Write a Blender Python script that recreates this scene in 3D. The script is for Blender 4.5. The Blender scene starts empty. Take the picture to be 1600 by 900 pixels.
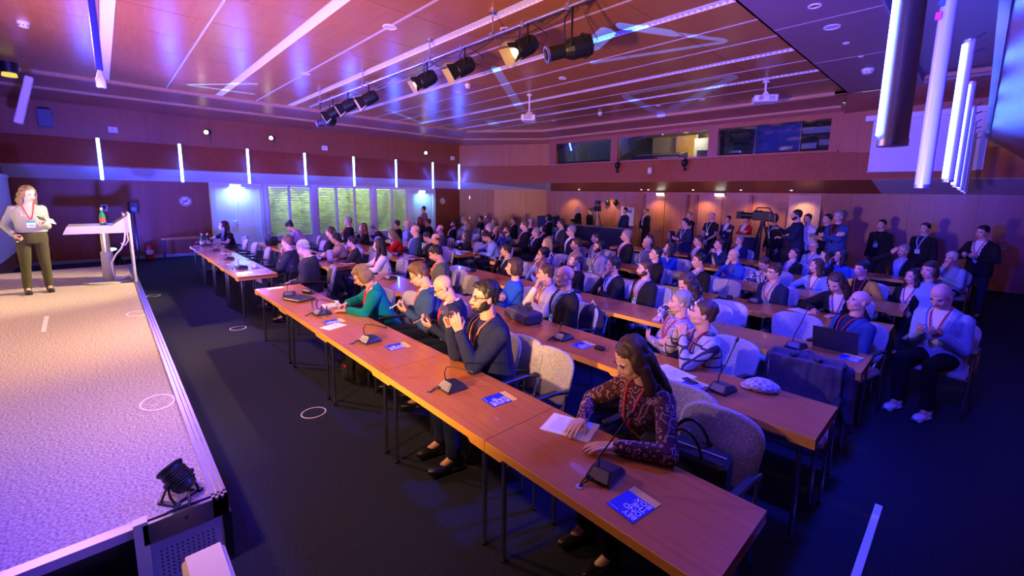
import bpy, bmesh, math, random
from mathutils import Vector, Matrix, noise
random.seed(7)
PI = math.pi
scene = bpy.context.scene
COL = scene.collection

# ---------------------------------------------------------------- camera
CAM_H = 2.1
cam_data = bpy.data.cameras.new('camera')
cam_data.sensor_width = 36.0
cam_data.lens = 678.45 / 1600 * 36.0
cam_data.shift_x = -(821.9 - 800) / 1600
cam_data.shift_y = (402.6 - 450) / 1600
cam_data.clip_start = 0.05
cam_data.clip_end = 200
cam = bpy.data.objects.new('camera', cam_data)
COL.objects.link(cam)
yaw, pit, rol = -0.79982, 0.14413, 0.016819
cF = Vector((math.sin(yaw) * math.cos(pit), math.cos(yaw) * math.cos(pit), -math.sin(pit)))
cR0 = Vector((math.cos(yaw), -math.sin(yaw), 0))
cU0 = cR0.cross(cF)
cR = cR0 * math.cos(rol) + cU0 * math.sin(rol)
cU = -cR0 * math.sin(rol) + cU0 * math.cos(rol)
cam.matrix_world = Matrix(((cR.x, cU.x, -cF.x, 0), (cR.y, cU.y, -cF.y, 0), (cR.z, cU.z, -cF.z, CAM_H), (0, 0, 0, 1)))
scene.camera = cam

def ray(px, py):
    return cR * ((px - 821.9) / 678.45) - cU * ((py - 402.6) / 678.45) + cF
def on_z(px, py, z):
    d = ray(px, py); t = (z - CAM_H) / d.z
    return Vector((0, 0, CAM_H)) + d * t
def on_y(px, py, y):
    d = ray(px, py); return Vector((0, 0, CAM_H)) + d * (y / d.y)
def on_x(px, py, x):
    d = ray(px, py); return Vector((0, 0, CAM_H)) + d * (x / d.x)

# ---------------------------------------------------------------- colour management, world
scene.view_settings.view_transform = 'Standard'
scene.view_settings.look = 'None'
scene.view_settings.gamma = 1.0
scene.view_settings.use_curve_mapping = False
scene.view_settings.exposure = 0.1
world = bpy.data.worlds.new('daylight'); scene.world = world
world.use_nodes = True
wn = world.node_tree.nodes
wn['Background'].inputs[0].default_value = (0.75, 0.88, 1.0, 1)
wn['Background'].inputs[1].default_value = 1.0

# ---------------------------------------------------------------- lamps
def lamp(name, kind, loc, energy, color, target=None, size=0.2, spot=60, blend=0.6, size_y=None):
    d = bpy.data.lights.new(name, kind)
    d.energy = energy; d.color = color
    if kind == 'SPOT':
        d.spot_size = math.radians(spot); d.spot_blend = blend; d.shadow_soft_size = size
    elif kind == 'POINT':
        d.shadow_soft_size = size
    elif kind == 'AREA':
        d.size = size
        if size_y: d.shape = 'RECTANGLE'; d.size_y = size_y
    o = bpy.data.objects.new(name, d); COL.objects.link(o); o.location = loc
    if target is not None:
        v = Vector(target) - Vector(loc)
        o.rotation_euler = v.to_track_quat('-Z', 'Y').to_euler()
    return o

WARM = (1.0, 0.62, 0.28)
BLUE = (0.10, 0.12, 1.0)
VIO = (0.42, 0.20, 1.0)
# stage spots, hung on the lighting bar over the audience
lamp('stage_spot', 'SPOT', (-9.15, 4.1, 4.0), 3500, (1.0, 0.70, 0.35), (-10.6, -0.9, 0.9), 0.06, 44, 0.8)
lamp('stage_spot', 'SPOT', (-6.9, 4.1, 4.0), 2500, WARM, (-7.6, -0.7, 0.4), 0.06, 50, 1.0)
lamp('stage_spot', 'SPOT', (-4.5, 4.15, 4.0), 1500, WARM, (-5.4, -0.7, 0.4), 0.06, 48, 1.0)
# lanterns on the front wall lighting the first rows
lamp('front_wash', 'SPOT', (-9.0, -1.2, 4.3), 1150, (1.0, 0.52, 0.28), (-4.8, 2.6, 0.7), 0.15, 75, 0.9)
lamp('front_wash', 'SPOT', (-2.5, -1.3, 4.3), 520, (1.0, 0.50, 0.20), (-3.2, 1.2, 0.6), 0.15, 52, 0.9)
lamp('violet_fill', 'SPOT', (-15.0, 0.8, 4.2), 3000, (0.16, 0.08, 1.0), (-6.5, 6.0, 0.6), 0.2, 78, 0.7)  # unseen lamp added for the overall violet ambience
lamp('blue_fill', 'SPOT', (-0.9, -1.2, 2.9), 170, (0.06, 0.06, 1.0), (-0.35, 3.2, 2.9), 0.2, 26, 0.9)  # unseen lamp added to brighten the hanging tube housings
lamp('blue_fill', 'SPOT', (-0.45, 1.6, 4.3), 1500, (0.02, 0.03, 1.0), (-1.6, 7.5, 0.8), 0.2, 90, 0.8)  # this and the next two are added, boosting the tubes' blue
lamp('blue_fill', 'SPOT', (-0.45, 5.2, 4.3), 1500, (0.02, 0.03, 1.0), (-2.6, 3.0, 0.8), 0.2, 85, 0.8)
lamp('blue_fill', 'SPOT', (-0.45, 9.5, 4.3), 900, (0.02, 0.03, 1.0), (-3.6, 8.0, 0.8), 0.2, 85, 0.8)
# blue floods on the stage, with unseen fills added among them
lamp('blue_uplight', 'SPOT', (-2.95, 0.02, 0.95), 8500, (0.10, 0.07, 1.0), (-10.0, 1.6, 4.7), 0.08, 70, 0.9)
lamp('blue_wall_flood', 'SPOT', (-15.85, 0.3, 0.45), 480, (0.04, 0.05, 1.0), (-17.3, 3.2, 2.2), 0.08, 120, 0.8)
lamp('warm_bounce_fill', 'SPOT', (-1.5, -1.3, 1.6), 2300, (1.0, 0.50, 0.24), (-5.5, 6.0, 4.7), 0.1, 95, 0.9)  # added lamp without a fixture, stands in for warm bounce on the ceiling
lamp('warm_bounce_fill', 'SPOT', (-8.5, -1.5, 1.4), 750, (1.0, 0.56, 0.22), (-11.0, 3.5, 4.4), 0.1, 110, 0.9)  # second added fill, warming the ceiling near the stage
lamp('blue_uplight', 'SPOT', (-14.6, -0.2, 0.8), 5500, (0.10, 0.07, 1.0), (-11.5, 4.8, 4.7), 0.08, 92, 0.9)
lamp('stage_blue', 'SPOT', (-2.6, -0.3, 2.6), 380, (0.05, 0.03, 1.0), (-3.6, -0.6, 0.4), 0.15, 75, 0.7)
lamp('violet_ceiling_fill', 'SPOT', (-6.0, -1.4, 1.6), 1700, (0.30, 0.13, 1.0), (-9.0, 3.2, 4.7), 0.1, 110, 0.8)  # unseen lamp added to give the ceiling its violet tone
lamp('blue_uplight', 'SPOT', (-0.55, 2.6, 2.0), 2600, (0.02, 0.02, 1.0), (-0.9, 8.0, 4.6), 0.08, 95, 0.9)  # unseen lamp added to turn the right-hand ceiling bluer
# downlights in the soffit along the rear wall
for x in (-12.6, -10.6, -8.4, -6.6, -4.9, -3.6):
    lamp('rear_downlight', 'SPOT', (x, 14.75, 2.2), 45, (1.0, 0.62, 0.26), (x, 15.0, 0.0), 0.04, 120, 0.7)
# control booth lamp
lamp('booth_lamp', 'POINT', (-7.6, 15.3, 4.3), 60, (1.0, 0.75, 0.3), None, 0.1)
lamp('booth_lamp', 'POINT', (-4.9, 15.9, 3.6), 25, (0.35, 0.45, 1.0), None, 0.1)
# daylight outside the blinds
lamp('daylight', 'AREA', (-18.7, 6.8, 4.6), 2300, (0.95, 1.0, 0.72), (-17.9, 6.8, 0.8), 7.5, size_y=1.2)

# gobo projector standing at the stage corner: throws thin broken triangles of light on the ceiling
def gobo(loc, aim, energy, color, segs, spot=120):
    o = lamp('gobo_projector', 'SPOT', loc, energy, color, aim, 0.0, spot, 0.1)
    d = o.data; d.use_nodes = True; nt = d.node_tree; em = nt.nodes['Emission']; em.inputs['Color'].default_value = (*color, 1)
    M = (Matrix.Translation(loc) @ (Vector(aim)-Vector(loc)).to_track_quat('-Z', 'Y').to_matrix().to_4x4()).inverted()
    tc = nt.nodes.new('ShaderNodeTexCoord'); sp = nt.nodes.new('ShaderNodeSeparateXYZ'); nt.links.new(tc.outputs['Normal'], sp.inputs[0])
    def mth(op, a, b=None):
        n = nt.nodes.new('ShaderNodeMath'); n.operation = op
        for i, v in enumerate((a, b)):
            if v is None: continue
            if isinstance(v, (int, float)): n.inputs[i].default_value = v
            else: nt.links.new(v, n.inputs[i])
        return n.outputs[0]
    def vm(op, a, b=None, out=0, sc=None):
        n = nt.nodes.new('ShaderNodeVectorMath'); n.operation = op
        nt.links.new(a, n.inputs[0])
        if b is not None:
            if isinstance(b, tuple): n.inputs[1].default_value = b
            else: nt.links.new(b, n.inputs[1])
        if sc is not None: nt.links.new(sc, n.inputs[3])
        return n.outputs[out]
    cb = nt.nodes.new('ShaderNodeCombineXYZ'); nt.links.new(mth('DIVIDE', sp.outputs[0], sp.outputs[2]), cb.inputs[0]); nt.links.new(mth('DIVIDE', sp.outputs[1], sp.outputs[2]), cb.inputs[1])
    tot = None
    for (a, b, w) in segs:
        pa = M @ on_z(a[0], a[1], 4.72); pb = M @ on_z(b[0], b[1], 4.72)
        A = (pa.x/pa.z, pa.y/pa.z, 0.0); B = (pb.x/pb.z, pb.y/pb.z, 0.0); ba = (B[0]-A[0], B[1]-A[1], 0.0); L2 = ba[0]**2+ba[1]**2
        r = vm('SUBTRACT', cb.outputs[0], A); t = mth('MULTIPLY', vm('DOT_PRODUCT', r, ba, 1), 1/L2); c = nt.nodes.new('ShaderNodeClamp'); nt.links.new(t, c.inputs[0])
        s = nt.nodes.new('ShaderNodeVectorMath'); s.operation = 'SCALE'; s.inputs[0].default_value = ba; nt.links.new(c.outputs[0], s.inputs[3])
        dd = vm('LENGTH', vm('SUBTRACT', r, s.outputs[0]), None, 1); h = abs(pa.z)
        m = mth('LESS_THAN', dd, w/h); tot = m if tot is None else mth('MAXIMUM', tot, m)
    nt.links.new(tot, em.inputs['Strength'])
gobo((-3.1, 0.4, 0.9), (-6.5, 5.0, 4.7), 60000, (0.12, 0.25, 1.0), [((972, 41), (1050, 52), .09), ((1050, 52), (1132, 63), .05), ((1130, 66), (925, 98), .035), ((948, 50), (925, 72), .12),
    ((978, 148), (1145, 118), .035), ((1148, 120), (1048, 171), .07), ((980, 152), (1032, 178), .13), ((775, 108), (812, 168), .10)])
gobo((-14.8, 0.2, 0.9), (-11.5, 5.0, 4.7), 45000, (0.12, 0.32, 1.0), [((602, 170), (694, 181), .04), ((605, 171), (658, 192), .05), ((694, 182), (658, 192), .04), ((762, 186), (818, 194), .03), ((765, 188), (775, 197), .08), ((295, 132), (400, 131), .03), ((295, 133), (395, 147), .035)])

# ---------------------------------------------------------------- materials
MATS = {}
def mat(name, color, rough=0.6, metal=0.0, emit=None, estr=0.0, spec=0.5, noise_amt=0.0, noise_scale=20.0, bump=0.0, bump_scale=80.0, alpha=1.0, coat=0.0, trans=0.0):
    if name in MATS: return MATS[name]
    m = bpy.data.materials.new(name); m.use_nodes = True
    nt = m.node_tree; b = nt.nodes['Principled BSDF']
    b.inputs['Base Color'].default_value = (*color, 1)
    b.inputs['Roughness'].default_value = rough
    b.inputs['Metallic'].default_value = metal
    b.inputs['Specular IOR Level'].default_value = spec
    b.inputs['Coat Weight'].default_value = coat
    b.inputs['Transmission Weight'].default_value = trans
    if emit:
        b.inputs['Emission Color'].default_value = (*emit, 1)
        b.inputs['Emission Strength'].default_value = estr
    if noise_amt > 0 or bump > 0:
        tc = nt.nodes.new('ShaderNodeTexCoord')
        nz = nt.nodes.new('ShaderNodeTexNoise'); nz.inputs['Scale'].default_value = noise_scale
        nz.inputs['Detail'].default_value = 4
        nt.links.new(tc.outputs['Object'], nz.inputs['Vector'])
        if noise_amt > 0:
            mx = nt.nodes.new('ShaderNodeMix'); mx.data_type = 'RGBA'
            mx.inputs[6].default_value = (*[c * (1 - noise_amt) for c in color], 1)
            mx.inputs[7].default_value = (*[min(1, c * (1 + noise_amt)) for c in color], 1)
            rp = nt.nodes.new('ShaderNodeMapRange'); rp.inputs[1].default_value = 0.35; rp.inputs[2].default_value = 0.65
            nt.links.new(nz.outputs['Fac'], rp.inputs[0]); nt.links.new(rp.outputs[0], mx.inputs[0])
            nt.links.new(mx.outputs[2], b.inputs['Base Color'])
        if bump > 0:
            nb = nt.nodes.new('ShaderNodeTexNoise'); nb.inputs['Scale'].default_value = bump_scale
            nt.links.new(tc.outputs['Object'], nb.inputs['Vector'])
            bp = nt.nodes.new('ShaderNodeBump'); bp.inputs['Strength'].default_value = bump; bp.inputs['Distance'].default_value = 0.01
            nt.links.new(nb.outputs['Fac'], bp.inputs['Height']); nt.links.new(bp.outputs[0], b.inputs['Normal'])
    MATS[name] = m
    return m

def wood(name, c1, c2, rough=0.35, scale=(3, 3, 0.6), coat=0.0, gap=None, spec=0.5):
    """Veneer: noise stretched along the grain; gap=(axis, pitch) draws the joints between veneer boards."""
    if name in MATS: return MATS[name]
    m = bpy.data.materials.new(name); m.use_nodes = True
    nt = m.node_tree; b = nt.nodes['Principled BSDF']
    b.inputs['Roughness'].default_value = rough; b.inputs['Coat Weight'].default_value = coat
    b.inputs['Specular IOR Level'].default_value = spec
    tc = nt.nodes.new('ShaderNodeTexCoord'); mp = nt.nodes.new('ShaderNodeMapping')
    mp.inputs['Scale'].default_value = scale
    nz = nt.nodes.new('ShaderNodeTexNoise'); nz.inputs['Scale'].default_value = 3; nz.inputs['Detail'].default_value = 6
    nz.inputs['Distortion'].default_value = 0.4
    nt.links.new(tc.outputs['Object'], mp.inputs['Vector']); nt.links.new(mp.outputs[0], nz.inputs['Vector'])
    mx = nt.nodes.new('ShaderNodeMix'); mx.data_type = 'RGBA'
    mx.inputs[6].default_value = (*c1, 1); mx.inputs[7].default_value = (*c2, 1)
    rp = nt.nodes.new('ShaderNodeMapRange'); rp.inputs[1].default_value = 0.3; rp.inputs[2].default_value = 0.7
    nt.links.new(nz.outputs['Fac'], rp.inputs[0]); nt.links.new(rp.outputs[0], mx.inputs[0])
    out = mx.outputs[2]
    if gap:
        ax, pitch = gap
        sp = nt.nodes.new('ShaderNodeSeparateXYZ'); nt.links.new(tc.outputs['Object'], sp.inputs[0])
        mo = nt.nodes.new('ShaderNodeMath'); mo.operation = 'PINGPONG'; mo.inputs[1].default_value = pitch / 2
        nt.links.new(sp.outputs[ax], mo.inputs[0])
        cp = nt.nodes.new('ShaderNodeMath'); cp.operation = 'LESS_THAN'; cp.inputs[1].default_value = 0.006
        nt.links.new(mo.outputs[0], cp.inputs[0])
        m2 = nt.nodes.new('ShaderNodeMix'); m2.data_type = 'RGBA'
        m2.inputs[7].default_value = (c1[0] * .25, c1[1] * .25, c1[2] * .25, 1)
        nt.links.new(cp.outputs[0], m2.inputs[0]); nt.links.new(out, m2.inputs[6]); out = m2.outputs[2]
    nt.links.new(out, b.inputs['Base Color'])
    MATS[name] = m
    return m

def pane(name, tint, refl=1.0):
    """thin glass: clear with a mirror-like skin"""
    if name in MATS: return MATS[name]
    m = bpy.data.materials.new(name); m.use_nodes = True; nt = m.node_tree; nt.nodes.clear()
    o = nt.nodes.new('ShaderNodeOutputMaterial'); a = nt.nodes.new('ShaderNodeBsdfTransparent'); g = nt.nodes.new('ShaderNodeBsdfGlossy'); x = nt.nodes.new('ShaderNodeMixShader'); f = nt.nodes.new('ShaderNodeFresnel')
    a.inputs[0].default_value = (*tint, 1); g.inputs['Roughness'].default_value = .02; f.inputs[0].default_value = 1.5
    k = nt.nodes.new('ShaderNodeMath'); k.operation = 'MULTIPLY'; k.inputs[1].default_value = refl; k.use_clamp = True
    nt.links.new(f.outputs[0], k.inputs[0]); nt.links.new(k.outputs[0], x.inputs[0]); nt.links.new(a.outputs[0], x.inputs[1]); nt.links.new(g.outputs[0], x.inputs[2]); nt.links.new(x.outputs[0], o.inputs[0])
    MATS[name] = m; return m
def emis(name, color, strength):
    if name in MATS: return MATS[name]
    m = bpy.data.materials.new(name); m.use_nodes = True
    nt = m.node_tree; nt.nodes.clear()
    e = nt.nodes.new('ShaderNodeEmission'); o = nt.nodes.new('ShaderNodeOutputMaterial')
    e.inputs[0].default_value = (*color, 1); e.inputs[1].default_value = strength
    nt.links.new(e.outputs[0], o.inputs[0]); MATS[name] = m
    return m

CH = mat('chrome', (0.6, 0.6, 0.62), 0.22, 1.0)
ALU = mat('brushed_aluminium', (0.55, 0.55, 0.58), 0.35, 1.0)
BLACK = mat('black_plastic', (0.012, 0.012, 0.014), 0.35)
BLACKM = mat('black_metal', (0.01, 0.01, 0.011), 0.45, 0.2)
DARKF = mat('dark_fabric', (0.015, 0.015, 0.02), 0.9, bump=0.3)
WHITE = mat('white_paint', (0.75, 0.75, 0.75), 0.5)
WHITEP = mat('white_plastic', (0.8, 0.8, 0.8), 0.35)
PAPER = mat('paper', (0.85, 0.85, 0.85), 0.8)
GREYP = mat('grey_plastic', (0.25, 0.25, 0.26), 0.4)
PRINT = mat('print_blue', (0.01, 0.03, 0.55), 0.5)
PRINTY = mat('print_yellow', (0.75, 0.55, 0.12), 0.6)
INK = mat('ink_white', (0.85, 0.88, 0.9), 0.6)
CHAIRF = mat('chair_fabric', (0.38, 0.39, 0.42), 0.95, noise_amt=0.25, noise_scale=90, bump=0.5, bump_scale=70)
TOP = wood('table_veneer', (0.40, 0.135, 0.035), (0.50, 0.18, 0.05), 0.27, (0.5, 9, 9), 0.2)
EDGE = wood('table_edge', (0.85, 0.40, 0.045), (0.90, 0.46, 0.06), 0.4, (0.5, 9, 9))
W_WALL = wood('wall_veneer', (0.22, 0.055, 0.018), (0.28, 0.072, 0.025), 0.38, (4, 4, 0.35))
W_CEIL = wood('ceiling_veneer', (0.40, 0.15, 0.04), (0.46, 0.18, 0.05), 0.27, (0.5, 6, 6), 0.0)
W_SOFF = wood('soffit_veneer', (0.28, 0.09, 0.03), (0.34, 0.11, 0.04), 0.4, (0.5, 6, 6))
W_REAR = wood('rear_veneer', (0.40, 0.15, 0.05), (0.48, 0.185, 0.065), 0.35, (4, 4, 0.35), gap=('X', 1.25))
GLASSW = pane('window_glass', (.9, .95, .92))
LED = emis('led_strip', (0.03, 0.09, 1.0), 130)
SKINS = {}

# ---------------------------------------------------------------- mesh building
class MB:
    """Collects shapes; build() links them as ONE mesh object."""
    def __init__(s): s.v = []; s.f = []; s.m = []; s.sm = []; s.mi = 0
    def _add(s, vs, fs, smooth=False):
        o = len(s.v); s.v.extend([tuple(p) for p in vs])
        for f in fs:
            s.f.append(tuple(i + o for i in f)); s.m.append(s.mi); s.sm.append(smooth)
        return s
    def mati(s, i): s.mi = i; return s
    def box(s, x0, x1, y0, y1, z0, z1, mx=None):
        vs = [Vector(p) for p in ((x0,y0,z0),(x1,y0,z0),(x1,y1,z0),(x0,y1,z0),(x0,y0,z1),(x1,y0,z1),(x1,y1,z1),(x0,y1,z1))]
        if mx is not None: vs = [mx @ v for v in vs]
        return s._add(vs, [(0,3,2,1),(4,5,6,7),(0,1,5,4),(1,2,6,5),(2,3,7,6),(3,0,4,7)])
    def cbox(s, c, d, mx=None):
        return s.box(c[0]-d[0]/2, c[0]+d[0]/2, c[1]-d[1]/2, c[1]+d[1]/2, c[2]-d[2]/2, c[2]+d[2]/2, mx)
    def rbox(s, x0, x1, y0, y1, z0, z1, r=0.01, mx=None, n=3):
        """box with rounded vertical corners and chamfered top"""
        r = min(r, (x1-x0)/2.01, (y1-y0)/2.01, (z1-z0)/2.01)
        def ring(ins, z):
            o = []
            for cx, cy, a0 in ((x1-r, y1-r, 0), (x0+r, y1-r, PI/2), (x0+r, y0+r, PI), (x1-r, y0+r, 1.5*PI)):
                for k in range(n+1):
                    a = a0 + PI/2*k/n; o.append(Vector((cx+(r-ins)*math.cos(a), cy+(r-ins)*math.sin(a), z)))
            return o
        c = r*0.6
        rs = [ring(c, z0), ring(0, z0+c), ring(0, z1-c), ring(c, z1)]
        return s.rings(rs, mx, smooth=False)
    def rings(s, rs, mx=None, smooth=True, cap=True, closed=True):
        n = len(rs[0]); vs = [p for r in rs for p in r]
        if mx is not None: vs = [mx @ Vector(p) for p in vs]
        fs = []
        for k in range(len(rs)-1):
            for i in range(n if closed else n-1):
                j = (i+1) % n
                fs.append((k*n+i, k*n+j, (k+1)*n+j, (k+1)*n+i))
        s._add(vs, fs, smooth)
        if cap:
            s._add([vs[i] for i in range(n)], [tuple(range(n))[::-1]])
            s._add(vs[-n:], [tuple(range(n))])
        return s
    def cyl(s, p0, p1, r0, r1=None, n=12, cap=True, smooth=True):
        if r1 is None: r1 = r0
        return s.tube([p0, p1], [r0, r1], n, cap, smooth)
    def tube(s, pts, r, n=8, cap=True, smooth=True):
        pts = [Vector(p) for p in pts]
        if not isinstance(r, (list, tuple)): r = [r]*len(pts)
        rs = []; up = None
        for i, p in enumerate(pts):
            d = (pts[min(i+1, len(pts)-1)] - pts[max(i-1, 0)])
            if d.length < 1e-9: d = Vector((0,0,1))
            d.normalize()
            if up is None:
                up = Vector((0,0,1)) if abs(d.z) < 0.9 else Vector((1,0,0))
            a = d.cross(up)
            if a.length < 1e-4: a = d.cross(Vector((0.3,1,0.2)))
            a.normalize(); b = a.cross(d).normalized(); up = b
            rs.append([p + (a*math.cos(2*PI*k/n) + b*math.sin(2*PI*k/n))*r[i] for k in range(n)])
        return s.rings(rs, None, smooth, cap)
    def lathe(s, prof, n=20, mx=None, c=(0,0,0)):
        rs = [[Vector((c[0]+r*math.cos(2*PI*k/n), c[1]+r*math.sin(2*PI*k/n), c[2]+z)) for k in range(n)] for r, z in prof]
        return s.rings(rs, mx, True, True)
    def sph(s, c, r, mx=None, n=12, m=8):
        if not isinstance(r, (list, tuple)): r = (r, r, r)
        vs = [Vector((c[0], c[1], c[2]-r[2]))]
        for i in range(1, m):
            a = PI*i/m - PI/2
            for k in range(n):
                b = 2*PI*k/n
                vs.append(Vector((c[0]+r[0]*math.cos(a)*math.cos(b), c[1]+r[1]*math.cos(a)*math.sin(b), c[2]+r[2]*math.sin(a))))
        vs.append(Vector((c[0], c[1], c[2]+r[2])))
        if mx is not None: vs = [mx @ v for v in vs]
        fs = [(0, 1+(k+1) % n, 1+k) for k in range(n)]
        for i in range(m-2):
            for k in range(n):
                a = 1+i*n+k; b = 1+i*n+(k+1) % n
                fs.append((a, b, b+n, a+n))
        L = len(vs)-1
        fs += [(L, 1+(m-2)*n+k, 1+(m-2)*n+(k+1) % n) for k in range(n)]
        return s._add(vs, fs, True)
    def capsule(s, p0, p1, r0, r1, n=10):
        p0 = Vector(p0); p1 = Vector(p1); d = p1-p0; L = d.length
        if L < 1e-6: return s.sph(p0, r0)
        d = d/L; pts = []; rr = []
        for a in (-80, -50, -25): pts.append(p0 + d*(r0*math.sin(math.radians(a)))); rr.append(r0*math.cos(math.radians(a)))
        pts.append(p0); rr.append(r0); pts.append(p1); rr.append(r1)
        for a in (25, 50, 80): pts.append(p1 + d*(r1*math.sin(math.radians(a)))); rr.append(r1*math.cos(math.radians(a)))
        return s.tube(pts, rr, n)
    def prism(s, poly, h0, h1, axis='Z', mx=None):
        """closed outline extruded along axis; poly given in the other two axes in order"""
        def P(a, b, h): return {'Z': Vector((a, b, h)), 'Y': Vector((a, h, b)), 'X': Vector((h, a, b))}[axis]
        n = len(poly); vs = [P(a, b, h0) for a, b in poly] + [P(a, b, h1) for a, b in poly]
        if mx is not None: vs = [mx @ v for v in vs]
        fs = [tuple(range(n))[::-1], tuple(range(n, 2*n))] + [(i, (i+1) % n, n+(i+1) % n, n+i) for i in range(n)]
        return s._add(vs, fs)
    def quad(s, a, b, c, d): return s._add([a, b, c, d], [(0, 1, 2, 3)])
    def mesh(s, name, mats):
        me = bpy.data.meshes.new(name); me.from_pydata(s.v, [], s.f)
        for m in (mats if isinstance(mats, (list, tuple)) else [mats]): me.materials.append(m)
        me.polygons.foreach_set('material_index', s.m); me.polygons.foreach_set('use_smooth', s.sm)
        me.update()
        bm = bmesh.new(); bm.from_mesh(me); bmesh.ops.recalc_face_normals(bm, faces=bm.faces); bm.to_mesh(me); bm.free()
        return me
    def build(s, name, mats, parent=None, loc=None):
        return link(name, s.mesh(name, mats), parent, loc)

def link(name, me, parent=None, loc=None, rz=0):
    o = bpy.data.objects.new(name, me); COL.objects.link(o)
    if parent is not None: o.parent = parent
    if loc is not None: o.location = loc
    if rz: o.rotation_euler = (0, 0, rz)
    return o
def thing(name, label, cat, loc=(0,0,0), rz=0, group=None):
    o = bpy.data.objects.new(name, None); COL.objects.link(o)
    o.empty_display_size = 0.1
    o.location = loc; o.rotation_euler = (0, 0, rz)
    return tag(o, label, cat, group)
def tag(o, label, cat, group=None):
    o['label'] = label; o['category'] = cat
    if group: o['group'] = group
    elif 'group' in o: del o['group']
    return o
def struct(o): o['kind'] = 'structure'; return o
def dup(root, loc, rz=0, label=None, group=None):
    r = root.copy(); COL.objects.link(r); r.location = loc; r.rotation_euler = (0, 0, rz)
    if label: r['label'] = label
    if group: r['group'] = group
    for ch in list(root.children):
        c = ch.copy(); COL.objects.link(c); c.parent = r
        for g in list(ch.children):
            d = g.copy(); COL.objects.link(d); d.parent = c
    return r
def text_mesh(name, txt, size, m, depth=0.0005, align='LEFT', spacing=0.75):
    cu = bpy.data.curves.new(name, 'FONT'); cu.body = txt; cu.size = size; cu.extrude = depth
    cu.align_x = align; cu.space_line = spacing; cu.resolution_u = 2
    o = bpy.data.objects.new(name, cu)
    me = remesh_eval(o); me.materials.clear(); me.materials.append(m)
    return me

# scratch scene used to evaluate modifiers and text away from the real scene
TMP = bpy.data.scenes.new('scratch')
def remesh_eval(o):
    TMP.collection.objects.link(o)
    vl = TMP.view_layers[0]; vl.update(); dg = vl.depsgraph
    me = bpy.data.meshes.new_from_object(o.evaluated_get(dg), depsgraph=dg)
    TMP.collection.objects.unlink(o)
    data = o.data
    bpy.data.objects.remove(o)
    if isinstance(data, bpy.types.Mesh): bpy.data.meshes.remove(data)
    else: bpy.data.curves.remove(data)
    return me
def remesh(mb, voxel, smooth=3, name='m'):
    me = bpy.data.meshes.new('t'); me.from_pydata(mb.v, [], mb.f); me.update()
    bm = bmesh.new(); bm.from_mesh(me)
    bmesh.ops.remove_doubles(bm, verts=bm.verts, dist=1e-6)
    bmesh.ops.recalc_face_normals(bm, faces=bm.faces); bm.to_mesh(me); bm.free()
    o = bpy.data.objects.new('t', me)
    md = o.modifiers.new('r', 'REMESH'); md.mode = 'VOXEL'; md.voxel_size = voxel
    if smooth:
        sm = o.modifiers.new('s', 'SMOOTH'); sm.iterations = smooth; sm.factor = 0.5
    r = remesh_eval(o); r.name = name
    r.polygons.foreach_set('use_smooth', [True]*len(r.polygons))
    return r
# ================================================================ THE ROOM
CARPET = mat('dark_carpet', (0.017, 0.020, 0.034), 0.95, noise_amt=0.35, noise_scale=90, bump=0.3, bump_scale=150, spec=0.15)
STAGEC = mat('stage_carpet', (0.40, 0.35, 0.33), 0.95, noise_amt=0.42, noise_scale=70, bump=0.6, bump_scale=60, spec=0.1)
m = MB(); m.box(-17.7, 1.6, -1.9, 15.5, -0.05, 0.0)
struct(m.build('floor', CARPET))

BAND = mat('band_paint', (0.62, 0.60, 0.62), 0.5)
def strip(mb, A, zA, B, zB):
    for i in range(len(A)-1):
        mb.quad((A[i][0], A[i][1], zA), (A[i+1][0], A[i+1][1], zA), (B[i+1][0], B[i+1][1], zB), (B[i][0], B[i][1], zB))
F0 = -1.75
# plan outlines
LW = [(-17.3, F0), (-17.3, 12.3)]
# left lower wall in pieces around doors and windows
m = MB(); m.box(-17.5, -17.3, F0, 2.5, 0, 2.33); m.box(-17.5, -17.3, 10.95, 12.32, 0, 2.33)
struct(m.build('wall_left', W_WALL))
m = MB(); m.box(-17.5, -17.3, 4.03, 9.68, 0, 0.45)
for a, b in ((4.03, 4.15), (5.62, 5.80), (7.93, 8.10), (9.55, 9.70)): m.box(-17.5, -17.25, a, b, 0, 2.33)
m.box(-17.5, -17.3, 4.0, 9.7, 2.27, 2.33); m.box(-17.5, -17.3, 2.5, 4.03, 2.26, 2.33); m.box(-17.5, -17.3, 9.7, 10.95, 2.2, 2.33)
struct(m.build('wall_window_side', WHITE))
# rear lower wall: chamfer then straight
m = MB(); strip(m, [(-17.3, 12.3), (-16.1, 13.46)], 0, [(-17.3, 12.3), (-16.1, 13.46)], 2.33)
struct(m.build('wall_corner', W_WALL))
m = MB(); P = [(-16.1, 13.46), (-14.3, 15.2), (-9.25, 15.2)]; strip(m, P, 0, P, 2.33)  # lighter veneer than the corner: downlight brightness put into the colour
struct(m.build('wall_rear_left', W_REAR))
m = MB(); P = [(-9.25, 15.2), (-3.15, 15.2)]; strip(m, P, 0, P, 2.33)
struct(m.build('wall_rear_middle', W_REAR))
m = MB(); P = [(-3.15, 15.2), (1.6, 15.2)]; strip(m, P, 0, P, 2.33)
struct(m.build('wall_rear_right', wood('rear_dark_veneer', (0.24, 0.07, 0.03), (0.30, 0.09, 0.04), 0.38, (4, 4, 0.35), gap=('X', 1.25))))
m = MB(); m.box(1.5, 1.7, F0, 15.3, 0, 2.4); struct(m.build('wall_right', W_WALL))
m = MB(); m.box(-17.6, 1.7, F0-0.15, F0, 0, 4.95); struct(m.build('wall_front', wood('front_veneer', (0.24, 0.09, 0.035), (0.30, 0.12, 0.045), 0.4, (4, 4, 0.35))))
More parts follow.
